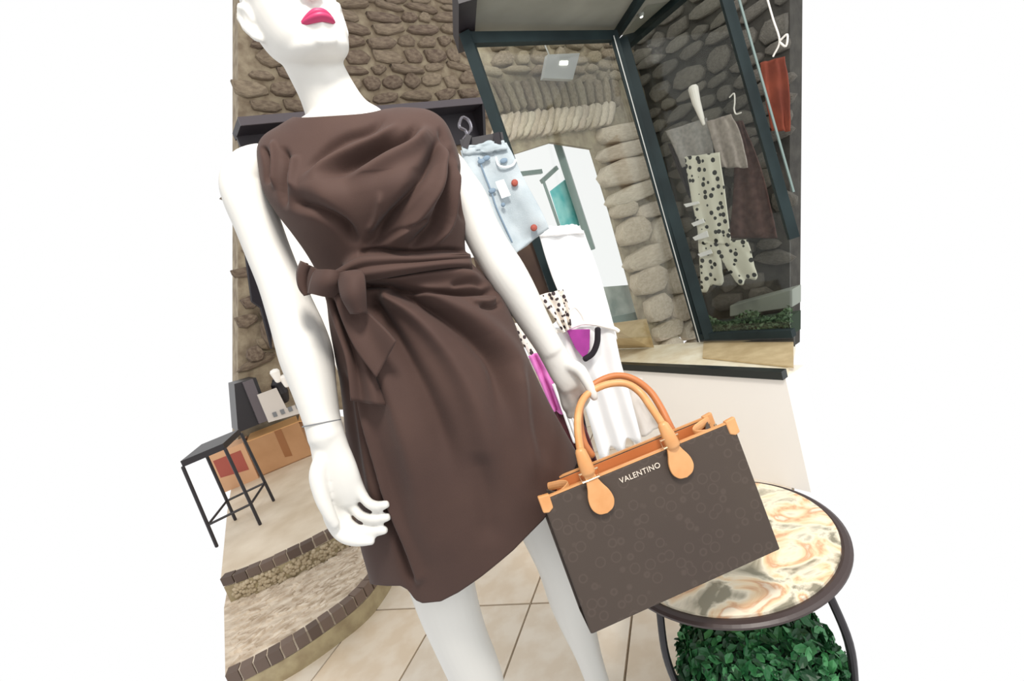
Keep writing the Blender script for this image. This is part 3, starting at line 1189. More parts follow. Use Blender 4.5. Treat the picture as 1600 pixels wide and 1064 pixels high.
obj('black_trim', tube_bm([at(x, y, YT - .03) for x, y in vp], (.009, .009), 10), MT['blackcloth'], t2)
hp = [(862, 520), (890, 512), (915, 505), (955, 512), (966, 517)]
h2 = thing('white_hanger', at(915, 505, 1.38), 'white plastic hanger holding the v-neck top', 'hanger')
obj('hanger_arm', tube_bm([at(x, y, 1.385) for x, y in catmull(np.array(hp), 5)], .006, 10), MT['white'], h2)
obj('hanger_neck', tube_bm([at(x, y, 1.385) for x, y in catmull(np.array([(915, 505), (908, 490), (898, 480), (890, 486)]), 5)], .004, 8), MT['white'], h2)

gar = [
    ('floral_blouse', [(800, 505), (830, 560), (850, 600)], [(852, 500), (872, 545), (880, 590)], 1.30, 'floral', 'cream floral blouse hanging between the skirt and the forearm', 'blouse'),
    ('pink_skirt', [(826, 556), (842, 590), (862, 640)], [(850, 548), (872, 600), (886, 650)], 1.26, 'pink', 'pink cloth hanging just right of the brown skirt', 'skirt'),
    ('black_cardigan', [(858, 550), (870, 600), (888, 680)], [(885, 555), (905, 620), (930, 740)], 1.34, 'blackcloth', 'black cardigan hanging behind the hand that holds the bag', 'cardigan'),
    ('maroon_trousers', [(860, 628), (875, 668), (893, 715)], [(888, 620), (915, 670), (935, 730)], 1.28, 'maroon', 'dark maroon trousers hanging behind the bag handle', 'trousers'),
    ('patterned_scarf', [(838, 462), (862, 490), (880, 520)], [(880, 452), (888, 480), (892, 512)], 1.36, 'floral', 'black and white patterned scarf above the white hanger', 'scarf'),
    ('white_slip', [(863, 600), (878, 640), (896, 690)], [(874, 598), (890, 638), (904, 686)], 1.24, 'cloth', 'narrow white slip edge between pink cloth and maroon trousers', 'slip'),
]
for nme, l_, r_, Y, mk, lab, cat in gar:
    tag(cloth(nme, l_, r_, (lambda x, y, Y=Y: at(x, y, Y)), MT[mk], None, 2, .01), lab, cat)
bc = box_thing('brown_stand', [at(738, 396, 1.75), at(846, 372, 1.75), at(880, 470, 1.75), at(765, 500, 1.75)], Vector((0, .04, 0)),
               mat('brown_board', srgb(96, 74, 58), .7, noise_scale=5, col2=srgb(70, 52, 44)), 'brown board standing under the jeans beside the dark post', 'board')
wt = box_thing('white_folded_top', [at(722, 375, 1.6), at(742, 370, 1.6), at(754, 400, 1.6), at(724, 405, 1.6)], Vector((0, .05, 0)),
               MT['cloth'], 'small folded white top showing between the waist and the arm', 'top')

# ---- garments inside the right-hand window
YB = lambda o_: (lambda x, y: B_(x, y, o_))
dl = [
    ('grey_knit_top', [(1040, 205), (1052, 230), (1066, 262)], [(1104, 184), (1110, 210), (1114, 245)], .30, 'greyknit', 'soft grey knit top, left of two grey tops behind the smoked glass', 'top'),
    ('taupe_lace_top', [(1104, 190), (1112, 220), (1124, 262)], [(1142, 178), (1156, 210), (1168, 262)], .27, 'taupe', 'taupe lace top, right of two grey tops behind the smoked glass', 'top'),
    ('brown_cardigan', [(1146, 190), (1146, 280), (1140, 372)], [(1160, 188), (1190, 270), (1214, 372)], .36, 'brownknit', 'dark brown cardigan hanging behind the smoked glass', 'cardigan'),
    ('rust_dress', [(1188, 98), (1194, 150), (1206, 205)], [(1226, 88), (1232, 140), (1234, 205)], .34, 'rust', 'rust coloured dress hanging right of the window post', 'dress'),
    ('black_scarf', [(1044, 225), (1060, 270), (1078, 310)], [(1066, 222), (1078, 262), (1086, 300)], .33, 'blackcloth', 'black scarf hanging left of the spotted trousers', 'scarf'),
]
for nme, l_, r_, of, mk, lab, cat in dl:
    o = cloth(nme, l_, r_, YB(of), MT[mk], None, 2, .01)
    tag(o, lab, cat)
sp_ = thing('polka_dot_trousers', B_(1120, 340, .22), 'white trousers with black polka dots hanging in the right-hand window', 'trousers')
cloth('trouser_body', [(1070, 245), (1078, 300), (1088, 350), (1092, 380)], [(1124, 238), (1132, 300), (1138, 350), (1142, 382)], YB(.22), MT['polka'], sp_, 2, .008)
cloth('trouser_leg', [(1091, 376), (1093, 415), (1096, 456)], [(1122, 378), (1128, 410), (1131, 440)], YB(.222), MT['polka'], sp_, 1.5, .008, hem=3)
cloth('trouser_leg', [(1118, 378), (1130, 410), (1153, 444)], [(1168, 374), (1176, 400), (1184, 432)], YB(.226), MT['polka'], sp_, 1.5, .008, hem=3)
for k, (x0, y0, x1, y1) in enumerate(((1068, 314, 1092, 322), (1080, 340, 1100, 352), (1082, 358, 1106, 374), (1090, 388, 1112, 400))):
    q = [B_(x0, y1 - 3, .2), B_(x1 - 2, y0 + 1 + (y1 - y0) * .2 - 2, .2), B_(x1 + 1, y1 - 4, .2), B_(x0 + 4, y1 + 2, .2)]
    o = obj('display_card', slab_bm(q, nB * .004), MT['cloth'])
    tag(o, ['topmost of four small white cards left of the spotted trousers', 'second of four small white cards beside the spotted trousers',
            'largest white card beside the spotted trousers', 'lowest white card beside the spotted trousers'][k], 'card', 'white cards in the window')
tag(obj('tube_lamp', tube_bm([B_(1083, 138, .3), B_(1088, 160, .3), B_(1100, 194, .3)], [.022, .018, .008], 14), MT['white']),
    'slim pale tapering lamp shade above the grey tops in the window', 'lamp')
wh = thing('wall_hanger', B_(1148, 160, .3), 'white wire hanger above the taupe top in the window', 'hanger')
obj('wire', tube_bm([B_(x, y, .26) for x, y in catmull(np.array([(1140, 152), (1147, 146), (1148, 160), (1147, 170), (1150, 178), (1158, 176)]), 4)], .003, 8), MT['white'], wh)
wr2 = thing('hanging_cord', B_(1210, 40, .3), 'white cord with a bow hanging right of the window post', 'cord')
obj('cord', tube_bm([B_(x, y, .3) for x, y in catmull(np.array([(1198, -5), (1208, 30), (1218, 64), (1208, 88)]), 5)], .0035, 8), MT['white'], wr2)
obj('bow', tube_bm([B_(x, y, .3) for x, y in catmull(np.array([(1218, 64), (1230, 54), (1228, 72), (1218, 66)]), 5)], .004, 8), MT['white'], wr2)
led2 = box_thing('pale_plinth', [B_(1140, 478, .4), B_(1238, 452, .4), B_(1238, 480, .4), B_(1140, 495, .4)], nB * .08,
                 mat('plinth', srgb(150, 156, 146), .8), 'low pale plinth behind the hedge in the window', 'plinth')
# hedge
rr = random.Random(12)
bm = bmesh.new()
for i in range(1500):
    x = rr.uniform(1104, 1236)
    top_ = 500 - (x - 1104) * 0.12 + 8 * math.sin(x * .09)
    y = rr.uniform(top_, 526)
    P = B_(x, y, .12 + rr.uniform(0, .12))
    a1 = Vector((rr.gauss(0, 1), rr.gauss(0, 1), rr.gauss(0, 1))).normalized() * .012
    a2 = a1.cross(Vector((rr.gauss(0, 1), rr.gauss(0, 1), rr.gauss(0, 1)))).normalized() * .006
    bm.faces.new([bm.verts.new(P + a1), bm.verts.new(P + a2), bm.verts.new(P - a1), bm.verts.new(P - a2)])
hd = thing('window_hedge', B_(1170, 520, .15), 'low strip of artificial green hedge along the foot of the window', 'hedge')
lv = obj('leaves', bm, MT['hedge'], hd)
lv['kind'] = 'stuff'
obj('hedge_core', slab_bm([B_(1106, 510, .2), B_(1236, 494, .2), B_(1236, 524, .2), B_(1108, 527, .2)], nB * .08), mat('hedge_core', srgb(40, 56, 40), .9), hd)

# ------------------------------------------------------------------ round table
TZ = 0.40
pn = [atz(x, y, TZ) for x, y in ((1034, 942), (1080, 968), (1130, 977), (1180, 970), (1228, 948), (1195, 752))]
# circle through the recorded rim points (least squares)
Am = np.array([[2 * p.x, 2 * p.y, 1] for p in pn])
bm_ = np.array([p.x ** 2 + p.y ** 2 for p in pn])
sol = np.linalg.lstsq(Am, bm_, rcond=None)[0]
tc_ = Vector((sol[0], sol[1], 0))
TR = math.sqrt(sol[2] + sol[0] ** 2 + sol[1] ** 2)
print('TABLE', tc_, TR)
tb = thing('round_side_table', tc_, 'low round table with veined onyx top and dark metal rim, under the bag', 'table')


def disc(c, r, z0, z1, n=72, bm=None, r2=None):
    bm = bm or bmesh.new()
    a_ = [bm.verts.new((c.x + r * math.cos(2 * math.pi * k / n), c.y + r * math.sin(2 * math.pi * k / n), z0)) for k in range(n)]
    b_ = [bm.verts.new((c.x + (r2 or r) * math.cos(2 * math.pi * k / n), c.y + (r2 or r) * math.sin(2 * math.pi * k / n), z1)) for k in range(n)]
    bm.faces.new(a_[::-1])
    bm.faces.new(b_)
    for k in range(n):
        bm.faces.new((a_[k], a_[(k + 1) % n], b_[(k + 1) % n], b_[k]))
    return bm


obj('table_top', disc(tc_, TR - .011, TZ - .02, TZ + .001), MT['tabletop'], tb)
ring = [Vector((tc_.x + (TR - .006) * math.cos(a_), tc_.y + (TR - .006) * math.sin(a_), TZ - .011)) for a_ in np.linspace(0, 2 * math.pi, 97)[:-1]]
obj('rim', tube_bm(ring, (.007, .014), 10, closed=True, flat=None), mat('rim_brown', srgb(62, 50, 48), .4), tb)
for k in range(4):
    a_ = math.radians(209 + 90 * k)
    d_ = Vector((math.cos(a_), math.sin(a_), 0))
    pts = [tc_ + d_ * (TR - .02) + up * (TZ - .02), tc_ + d_ * (TR + .0) + up * .27, tc_ + d_ * (TR - .01) + up * .15, tc_ + d_ * (TR - .03) + up * .006]
    P = catmull(np.array([tuple(p) for p in pts]), 6)
    obj('leg', tube_bm([Vector(p) for p in P], .0075, 10), MT['black'], tb)
ring = [Vector((tc_.x + (TR - .02) * math.cos(a_), tc_.y + (TR - .02) * math.sin(a_), .1)) for a_ in np.linspace(0, 2 * math.pi, 65)[:-1]]

# boxwood ball under the table
bc_ = atz(1192, 1066, .14)
BR = 0.155
bb = thing('boxwood_ball', (bc_.x, bc_.y, 0), 'dark green boxwood ball on the floor under the table rim', 'plant')
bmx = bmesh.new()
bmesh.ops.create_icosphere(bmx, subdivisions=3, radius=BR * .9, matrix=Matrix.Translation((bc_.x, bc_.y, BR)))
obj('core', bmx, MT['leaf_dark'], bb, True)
leafs = []
for s in range(4):
    me = bpy.data.meshes.new('leaf')
    l, ww = .013, .0075
    me.from_pydata([(-l, 0, 0), (-.3 * l, ww, .002), (.6 * l, ww * .7, .001), (l, 0, -.001 * s), (.6 * l, -ww * .7, .001), (-.3 * l, -ww, .002), (0, 0, -.002)], [],
                   [(0, 6, 1), (1, 6, 2), (2, 6, 3), (3, 6, 4), (4, 6, 5), (5, 6, 0)])
    leafs.append(me)
bm = bmesh.new()
rr = random.Random(5)
for i in range(5200):
    d = Vector((rr.gauss(0, 1), rr.gauss(0, 1), rr.gauss(0, 1))).normalized()
    P = Vector((bc_.x, bc_.y, BR)) + d * BR * rr.uniform(.88, 1.06)
    if P.z < .003 or P.z > TZ - .03:
        continue
    R3 = (d + Vector((rr.gauss(0, .6), rr.gauss(0, .6), rr.gauss(0, .6)))).to_track_quat('Z', 'Y').to_matrix().to_4x4()
    R3 = Matrix.Translation(P) @ R3 @ Matrix.Rotation(rr.uniform(0, 6.28), 4, 'Z')
    k = rr.uniform(.7, 1.1)
    vs = [bm.verts.new(R3 @ (Vector(v.co) * k)) for v in leafs[0].vertices]
    for p in leafs[0].polygons:
        f = bm.faces.new([vs[q] for q in p.vertices])
        f.material_index = rr.choice((0, 0, 1, 2)) if p.index == 0 else f.material_index
        f.material_index = i % 3
me = bpy.data.meshes.new('leaves')
bm.to_mesh(me)
bm.free()
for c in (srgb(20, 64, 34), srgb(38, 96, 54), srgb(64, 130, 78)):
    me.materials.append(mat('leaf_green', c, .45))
lo = link('leaves', me, None, bb)
lo['kind'] = 'stuff'

# ------------------------------------------------------------------ MANNEQUIN
Y0 = 0.90
mq = thing('mannequin', (-0.16, Y0, 0), 'white female mannequin with pink lips wearing a brown draped dress', 'mannequin')
bm = bmesh.new()


def P_(x, y, Y=Y0):
    return at(x, y, Y)


def px2m(x, y, Y, r):
    "radius in px at that place -> metres"
    P = at(x, y, Y)
    z = (np.array(P) - cO) @ cF
    return r * z / FPX


def limb(pts, n=20, flat=None, squash=None, k=5):
    """pts: (px,py,Y,r_px) ; squash: depth radius factor per point"""
    P, Rr = [], []
    for i, q in enumerate(pts):
        P.append(at(q[0], q[1], q[2]))
        r = px2m(q[0], q[1], q[2], q[3])
        s = q[4] if len(q) > 4 else 1.0
        Rr.append((r, r * s))
    tube_bm(P, Rr, n, bm, True, flat, False, k)


# torso: stacked rings (z, xc, half width, yc, half depth, dz slope)
tor = [(1.432, -.168, .060, .915, .052, -.10), (1.405, -.163, .105, .915, .052, -.16), (1.375, -.156, .140, .918, .050, -.16), (1.33, -.156, .140, .910, .056, -.1),
       (1.27, -.156, .128, .905, .064, -.05), (1.22, -.155, .112, .90, .062, 0), (1.16, -.158, .096, .90, .044, 0), (1.10, -.155, .104, .90, .046, 0),
       (1.02, -.155, .124, .90, .066, 0), (.95, -.157, .135, .90, .085, 0), (.90, -.157, .130, .90, .085, 0), (.87, -.157, .10, .90, .07, 0)]
Tr = catmull(np.array(tor), 4)
rings = []
n = 48
for z, xc, a_, yc, b_, sl in Tr:
    R_ = []
    for k in range(n):
        t = 2 * math.pi * k / n
        c, s = math.cos(t), math.sin(t)
        e = 0.85
        x = xc + a_ * math.copysign(abs(c) ** e, c)
        y = yc + b_ * math.copysign(abs(s) ** e, s)
        # bust
        if 1.2 < z < 1.36 and s < 0:
            for bxx in (-.215, -.09):
                y -= .002 * math.exp(-((x - bxx) / .045) ** 2 - ((z - 1.285) / .035) ** 2)
        R_.append(bm.verts.new((x, y, z + sl * (x - xc))))
    rings.append(R_)
for i in range(len(rings) - 1):
    for k in range(n):
        bm.faces.new((rings[i][k], rings[i][(k + 1) % n], rings[i + 1][(k + 1) % n], rings[i + 1][k]))
bm.faces.new(rings[0])
bm.faces.new(rings[-1][::-1])
# neck
tube_bm([(-.163, .925, 1.37), (-.166, .925, 1.415), (-.168, .92, 1.44), (-.171, .915, 1.475), (-.175, .91, 1.51), (-.182, .912, 1.56), (-.186, .915, 1.60)],
        [(.085, .05), (.074, .05), (.055, .048), (.0475, .048), (.046, .05), (.046, .052), (.046, .05)], 32, bm, True, (1, 0, 0), False, 5)
# head
hy, hp_ = math.radians(30), math.radians(6)
hf = Vector((math.sin(hy) * math.cos(hp_), -math.cos(hy) * math.cos(hp_), math.sin(hp_)))
hr = Vector((math.cos(hy), math.sin(hy), 0))
hu = hr.cross(-hf).normalized() if hr.cross(-hf).z > 0 else hf.cross(hr).normalized()
if hu.z < 0:
    hu = -hu
lipT = at(499, 25, .826)
hO = lipT - hf * .089 - hu * .052


def HP(r, f, u_):
    return hO + hr * r + hf * f + hu * u_


prof = [(.009, .018, .062, .034), (.014, .032, .076, .018), (.021, .041, .083, .002), (.028, .048, .083, -.014), (.036, .053, .080, -.028), (.044, .057, .083, -.042),
        (.052, .060, .084, -.05), (.060, .062, .085, -.058), (.072, .065, .084, -.07), (.09, .068, .083, -.083), (.11, .070, .082, -.093), (.125, .071, .080, -.098),
        (.145, .073, .088, -.102), (.165, .073, .088, -.104), (.185, .068, .080, -.098), (.205, .056, .064, -.082), (.22, .036, .04, -.056), (.227, .012, .01, -.02)]
Pr = catmull(np.array(prof), 2)
rings = []
for u_, W, Fq, Bq in Pr:
    c0, b_ = (Fq + Bq) / 2, (Fq - Bq) / 2
    R_ = []
    for k in range(40):
        t = 2 * math.pi * k / 40
        c, s = math.cos(t), math.sin(t)
        e = .9
        ww = W * (1.0 if s < 0 else (1 - .12 * s))
        R_.append(bm.verts.new(HP(ww * math.copysign(abs(c) ** e, c), c0 + b_ * math.copysign(abs(s) ** e, s), u_)))
    rings.append(R_)
for i in range(len(rings) - 1):
    for k in range(40):
        bm.faces.new((rings[i][k], rings[i][(k + 1) % 40], rings[i + 1][(k + 1) % 40], rings[i + 1][k]))
bm.faces.new(rings[0])
bm.faces.new(rings[-1][::-1])
# nose, brow, eyeballs, lip mounds, ears
tube_bm([HP(0, .078, .142), HP(0, .088, .120), HP(0, .099, .098), HP(0, .104, .088), HP(0, .094, .080)], [.007, .008, .010, .012, .010], 14, bm)
for s in (-1, 1):
    tube_bm([HP(s * .010, .090, .083), HP(s * .013, .090, .086)], .007, 10, bm)
    tube_bm([HP(s * .020, .074, .122), HP(s * .032, .073, .124), HP(s * .044, .064, .123)], [.009, .011, .008], 12, bm)
    tube_bm([HP(s * .014, .080, .142), HP(s * .034, .078, .148), HP(s * .052, .062, .144)], [.006, .007, .005], 12, bm)
    ear = [HP(s * .068, -.002, .078), HP(s * .076, -.010, .088), HP(s * .082, -.020, .110), HP(s * .084, -.022, .128), HP(s * .080, -.008, .138), HP(s * .074, .000, .126), HP(s * .070, .000, .108)]
    tube_bm(ear, [.006, .006, .006, .006, .006, .005, .005], 10, bm)
    tube_bm([HP(s * .066, -.004, .084), HP(s * .074, -.012, .108), HP(s * .074, -.010, .128)], [.006, .008, .007], 10, bm)
tube_bm([HP(-.018, .076, .054), HP(0, .084, .056), HP(.018, .076, .054)], [.006, .009, .006], 12, bm)
tube_bm([HP(-.018, .074, .044), HP(0, .082, .044), HP(.018, .074, .044)], [.006, .009, .006], 12, bm)
tube_bm([HP(-.01, .076, .023), HP(.01, .076, .023)], .011, 12, bm)

# arm on the left of the picture
limb([(408, 246, .915, 24), (392, 262, .91, 32), (382, 285, .905, 35), (388, 310, .90, 36), (403, 350, .895, 34), (420, 395, .89, 33), (438, 440, .88, 33), (455, 485, .87, 36),
      (468, 520, .86, 39), (480, 560, .845, 40), (492, 610, .825, 33), (503, 655, .81, 28), (511, 685, .80, 28)], 24)
fl_ = (1, 0, 0)
limb([(509, 675, .80, 27, .8), (517, 706, .795, 30, .62), (526, 738, .788, 34, .46), (533, 764, .786, 33, .42), (538, 786, .786, 26, .40)], 24, fl_)
limb([(505, 712, .785, 13), (497, 742, .772, 14), (503, 776, .762, 12), (514, 802, .758, 10), (524, 820, .758, 8)], 14)
limb([(548, 740, .79, 13), (561, 765, .786, 9.5), (574, 784, .778, 8), (588, 791, .768, 8.6), (604, 788, .760, 6.8)], 14)
limb([(540, 768, .79, 12), (550, 789, .788, 9), (565, 806, .780, 8), (585, 811, .768, 8.6), (606, 808, .760, 6.8)], 14)
limb([(526, 778, .79, 13), (536, 806, .786, 10), (552, 825, .778, 9.3), (576, 831, .768, 8.6), (602, 828, .760, 6.8)], 14)
limb([(514, 778, .785, 13), (517, 808, .776, 11.5), (531, 834, .768, 10), (553, 844, .762, 9.3), (582, 846, .758, 6)], 14)

# arm on the right of the picture, down to the bag
limb([(680, 240, .925, 24), (698, 262, .925, 29), (714, 288, .925, 31), (731, 315, .92, 32), (747, 350, .915, 30), (768, 390, .91, 30), (790, 425, .905, 31), (810, 458, .905, 29),
      (832, 497, .905, 25), (850, 528, .905, 22), (862, 548, .905, 21)], 24)
limb([(858, 542, .905, 21, .9), (870, 562, .905, 22, .75), (882, 582, .905, 23, .62), (895, 602, .905, 22, .55)], 20, (1, 0, -.4))
limb([(884, 568, .90, 12), (905, 578, .885, 10.5), (916, 594, .875, 9), (926, 614, .868, 7.5), (929, 622, .868, 6.5)], 14)
limb([(893, 590, .905, 12), (908, 604, .91, 9.5), (915, 620, .93, 8.5), (908, 634, .95, 7.5)], 14)
limb([(888, 598, .905, 12), (900, 612, .915, 9.5), (904, 628, .93, 8.5), (899, 644, .94, 7)], 14)
limb([(882, 596, .905, 12), (889, 614, .91, 9.5), (893, 634, .92, 8.5), (891, 650, .925, 6.5)], 14)
limb([(876, 590, .91, 11), (880, 612, .915, 8.5), (884, 632, .92, 7.5), (886, 640, .925, 6)], 14)

# legs
leg_a = [(-.225, .90, .93, .085), (-.243, .89, .82, .083), (-.262, .88, .70, .075), (-.272, .87, .60, .067), (-.278, .86, .52, .060), (-.281, .862, .46, .056), (-.283, .868, .41, .054),
         (-.284, .878, .34, .053), (-.285, .885, .27, .048), (-.285, .885, .18, .036), (-.285, .885, .10, .030), (-.285, .885, .05, .032)]
leg_b = [(-.09, .90, .93, .085), (-.078, .91, .82, .080), (-.066, .93, .70, .070), (-.058, .95, .60, .060), (-.054, .955, .52, .054), (-.052, .96, .46, .050), (-.052, .97, .41, .050),
         (-.056, .985, .34, .048), (-.058, .995, .27, .042), (-.058, 1.0, .18, .032), (-.058, 1.0, .10, .028), (-.058, 1.0, .05, .030)]
for L_ in (leg_a, leg_b):
    tube_bm([p[:3] for p in L_], [p[3] for p in L_], 28, bm, True, (1, 0, 0), False, 4)
    x, y = L_[-1][0], L_[-1][1]
    tube_bm([(x, y + .045, .032), (x, y, .034), (x, y - .06, .03), (x, y - .12, .02), (x, y - .15, .014)], [(.026, .028), (.03, .032), (.036, .028), (.04, .018), (.03, .012)], 20, bm, True,
            (1, 0, 0), False, 3)
body = obj('body', bm, MT['skin'], mq)
md = body.modifiers.new('remesh', 'REMESH')
md.mode = 'VOXEL'
md.voxel_size = 0.0032
md.use_smooth_shade = True
md2 = body.modifiers.new('smooth', 'CORRECTIVE_SMOOTH') if False else body.modifiers.new('smooth', 'SMOOTH')
md2.factor = 0.5
md2.iterations = 5
modified_copy(body)
body.data.materials.clear()
body.data.materials.append(MT['skin'])
body.data.polygons.foreach_set('use_smooth', [True] * len(body.data.polygons))

# lips: upper and lower, one part
bm = bmesh.new()


def lip(upper):
    nu, nv = 28, 8
    G = []
    for i in range(nu + 1):
        u_ = -1 + 2 * i / nu
        row = []
        wv = max(0.0, 1 - abs(u_) ** 2.2)
        for j in range(nv + 1):
            v = j / nv
            if upper:
                hgt = .0085 * wv ** .9 * (1 - .22 * math.exp(-(u_ / .16) ** 2))
                z = .052 + v * hgt - .001 * abs(u_)
            else:
                hgt = .0068 * wv ** .8
                z = .052 - v * hgt - .001 * abs(u_)
            bul = .0055 * math.sin(math.pi * min(1, v * 1.05)) * wv
            f = .0925 - .017 * u_ * u_ + bul - (.003 if v == 0 else 0) - .004 * v * v
            row.append(bm.verts.new(HP(u_ * .0245, f, z)))
        G.append(row)
    for i in range(nu):
        for j in range(nv):
            bm.faces.new((G[i][j], G[i + 1][j], G[i + 1][j + 1], G[i][j + 1]))


lip(True)
lip(False)
lp_ = obj('lips', bm, MT['lips'], mq, True)
lp_['label'] = 'pink painted lips'
md = lp_.modifiers.new('s', 'SOLIDIFY')
md.thickness = .006
md.offset = 0
modified_copy(lp_)
# joint seam at the wrist
c = at(503, 661, .8075)
ax = (at(511, 685, .80) - at(492, 620, .82)).normalized()
ang = [2 * math.pi * k / 48 for k in range(48)]
sx = Vector((1, 0, 0)) - ax * ax.x
sx.normalize()
sy = ax.cross(sx)
rr_ = px2m(502, 662, .8075, 28)
obj('wrist_seam', tube_bm([c + sx * rr_ * math.cos(t) + sy * rr_ * math.sin(t) + ax * (.004 * math.cos(t)) for t in ang], .0011, 6, closed=True), MT['seam'], mq)

# ------------------------------------------------------------------ DRESS
# rings: zL, zR, xL, xR, front depth, back depth, exponent
RG = np.array([
    (1.444, 1.412, -.236, -.084, .050, .055, .95, .018),
    (1.441, 1.406, -.262, -.052, .060, .064, .9, .031),
    (1.435, 1.392, -.292, -.015, .070, .074, .85, .041),
    (1.418, 1.368, -.310, .006, .080, .084, .8, .046),
    (1.390, 1.335, -.318, .013, .090, .090, .8, .042),
    (1.350, 1.295, -.324, .012, .102, .094, .82, .030),
    (1.305, 1.262, -.317, .002, .115, .094, .85, .012),
    (1.262, 1.228, -.306, -.005, .112, .092, .9, 0),
    (1.215, 1.195, -.295, -.013, .094, .088, .92, 0),
    (1.172, 1.158, -.290, -.028, .086, .084, .95, 0),
    (1.135, 1.130, -.294, -.030, .088, .086, .95, 0),
    (1.098, 1.095, -.303, -.014, .096, .096, .95, 0),
    (1.055, 1.055, -.312, .004, .106, .106, .95, 0),
    (1.000, 1.000, -.324, .014, .118, .116, .95, 0),
    (.930, .930, -.336, .016, .128, .124, .95, 0),
    (.860, .860, -.350, .018, .136, .130, .95, 0),
    (.780, .780, -.365, .024, .142, .134, .95, 0),
    (.700, .700, -.382, .032, .146, .138, .95, 0),
    (.600, .600, -.400, .044, .150, .142, .95, 0),
    (.500, .500, -.412, .055, .154, .146, .95, 0)])
ZK, ZE = 1.0, .50
hem_px = np.array([(560, 910), (573, 907), (612, 912), (633, 911), (644, 917), (655, 933), (666, 938), (693, 936), (719, 922), (754, 896), (800, 858), (844, 812), (875, 765), (900, 712), (925, 660)], float)


def ringpt(q, th, zfix=None):
    xl, xr = q[2], q[3]
    c, s = np.cos(th), np.sin(th)
    e = q[6]
    a_ = (xr - xl) / 2
    xc = (xl + xr) / 2
    x = xc + a_ * np.sign(c) * np.abs(c) ** e
    b_ = np.where(s < 0, q[4], q[5])
    y = Y0 + b_ * np.sign(s) * np.abs(s) ** e
    z = q[0] + (q[1] - q[0]) * (x - xl) / (xr - xl)
    z = z - q[7] * np.clip(-s, 0, 1) ** 1.3
    return x, y, z


NT, NR = 420, 400
th = np.linspace(0, 2 * math.pi, NT, endpoint=False)
# hem height for every column
hx, hy2, _ = ringpt(RG[-2], th)
hemZ = np.full(NT, .565)
for k in range(NT):
    if math.sin(th[k]) < 0.05:
        lo_, hi_ = .40, .9
        for _i in range(30):
            md_ = (lo_ + hi_) / 2
            pp = proj(np.array((hx[k], hy2[k], md_)))
            if pp[1] > np.interp(pp[0], hem_px[:, 0], hem_px[:, 1]):
                lo_ = md_
            else:
                hi_ = md_
        hemZ[k] = (lo_ + hi_) / 2
    else:
        hemZ[k] = .575 if math.cos(th[k]) < 0 else .64
ker = np.ones(15) / 15
hs = np.convolve(np.concatenate([hemZ[-7:], hemZ, hemZ[:7]]), ker, 'valid')
mask = np.sin(th) > -0.02
hemZ = np.where(mask, hs, hemZ)
RI = catmull(RG, 20)
tt = np.linspace(0, 1, NR) ** 0.9
idx = tt * (len(RI) - 1)
V = np.zeros((NR, NT, 3))
for i, t in enumerate(idx):
    k = min(int(t), len(RI) - 2)
    q = RI[k] * (1 - (t - k)) + RI[k + 1] * (t - k)
    x, y, z = ringpt(q, th)
    zz = np.where(z < ZK, ZK + (z - ZK) * (ZK - hemZ) / (ZK - ZE), z)
    V[i] = np.stack([x, y, zz], -1)

# normals of the undisplaced surface
dth = np.roll(V, -1, 1) - np.roll(V, 1, 1)
dv = np.gradient(V, axis=0)
Nn = np.cross(dv, dth)
Nn /= np.linalg.norm(Nn, axis=2, keepdims=True) + 1e-12
cen3 = np.array([-.157, Y0, 0])
out = V - cen3
out[:, :, 2] = 0
sg = np.sign(np.sum(Nn[:, :, :2] * out[:, :, :2], axis=2))
if np.median(sg) < 0:
    Nn = -Nn
front = np.clip(-(V[:, :, 1] - Y0 - .02) / .06, 0, 1)
PX = proj(V.reshape(-1, 3)).reshape(NR, NT, 2)

# bust
for bx_, bz_, am in ((-.212, 1.295, .020), (-.088, 1.275, .020)):
    Wg = np.exp(-((V[:, :, 0] - bx_) / .05) ** 2 - ((V[:, :, 2] - bz_) / .042) ** 2) * front
    V += Nn * (Wg * am)[:, :, None]


def fold(pts, w, amp, asym=0.0, w2=None, taper=(.25, .25)):
    """a drape line through picture points: w half-width px, amp metres (negative = valley)"""
    P = catmull(np.array(pts, float), 4)
    seg = np.linalg.norm(np.diff(P, axis=0), axis=1)
    cum = np.concatenate([[0], np.cumsum(seg)])
    T = cum[-1]
    x, y = PX[:, :, 0], PX[:, :, 1]
    best = np.full(x.shape, 1e9)
    sd = np.zeros(x.shape)
    al = np.zeros(x.shape)
    for i in range(len(P) - 1):
        a_, b_ = P[i], P[i + 1]
        d = b_ - a_
        L2_ = d @ d + 1e-9
        t = np.clip(((x - a_[0]) * d[0] + (y - a_[1]) * d[1]) / L2_, 0, 1)
        qx, qy = x - a_[0] - t * d[0], y - a_[1] - t * d[1]
        dist = np.hypot(qx, qy)
        s = np.sign(d[0] * (y - a_[1]) - d[1] * (x - a_[0]))
        mk = dist < best
        best = np.where(mk, dist, best)
        sd = np.where(mk, s, sd)
        al = np.where(mk, (cum[i] + t * seg[i]) / T, al)
    wv = w + ((w2 or w) - w) * al
    e = np.exp(-(best / wv) ** 2)
    tp = np.clip(al / max(taper[0], 1e-3), 0, 1) * np.clip((1 - al) / max(taper[1], 1e-3), 0, 1)
    tp = tp * tp * (3 - 2 * tp)
    D = amp * e * tp
    if asym:
        D = D + asym * (sd * best / wv) * np.exp(-(best / wv) ** 2) * tp * 2.0
    return D * front


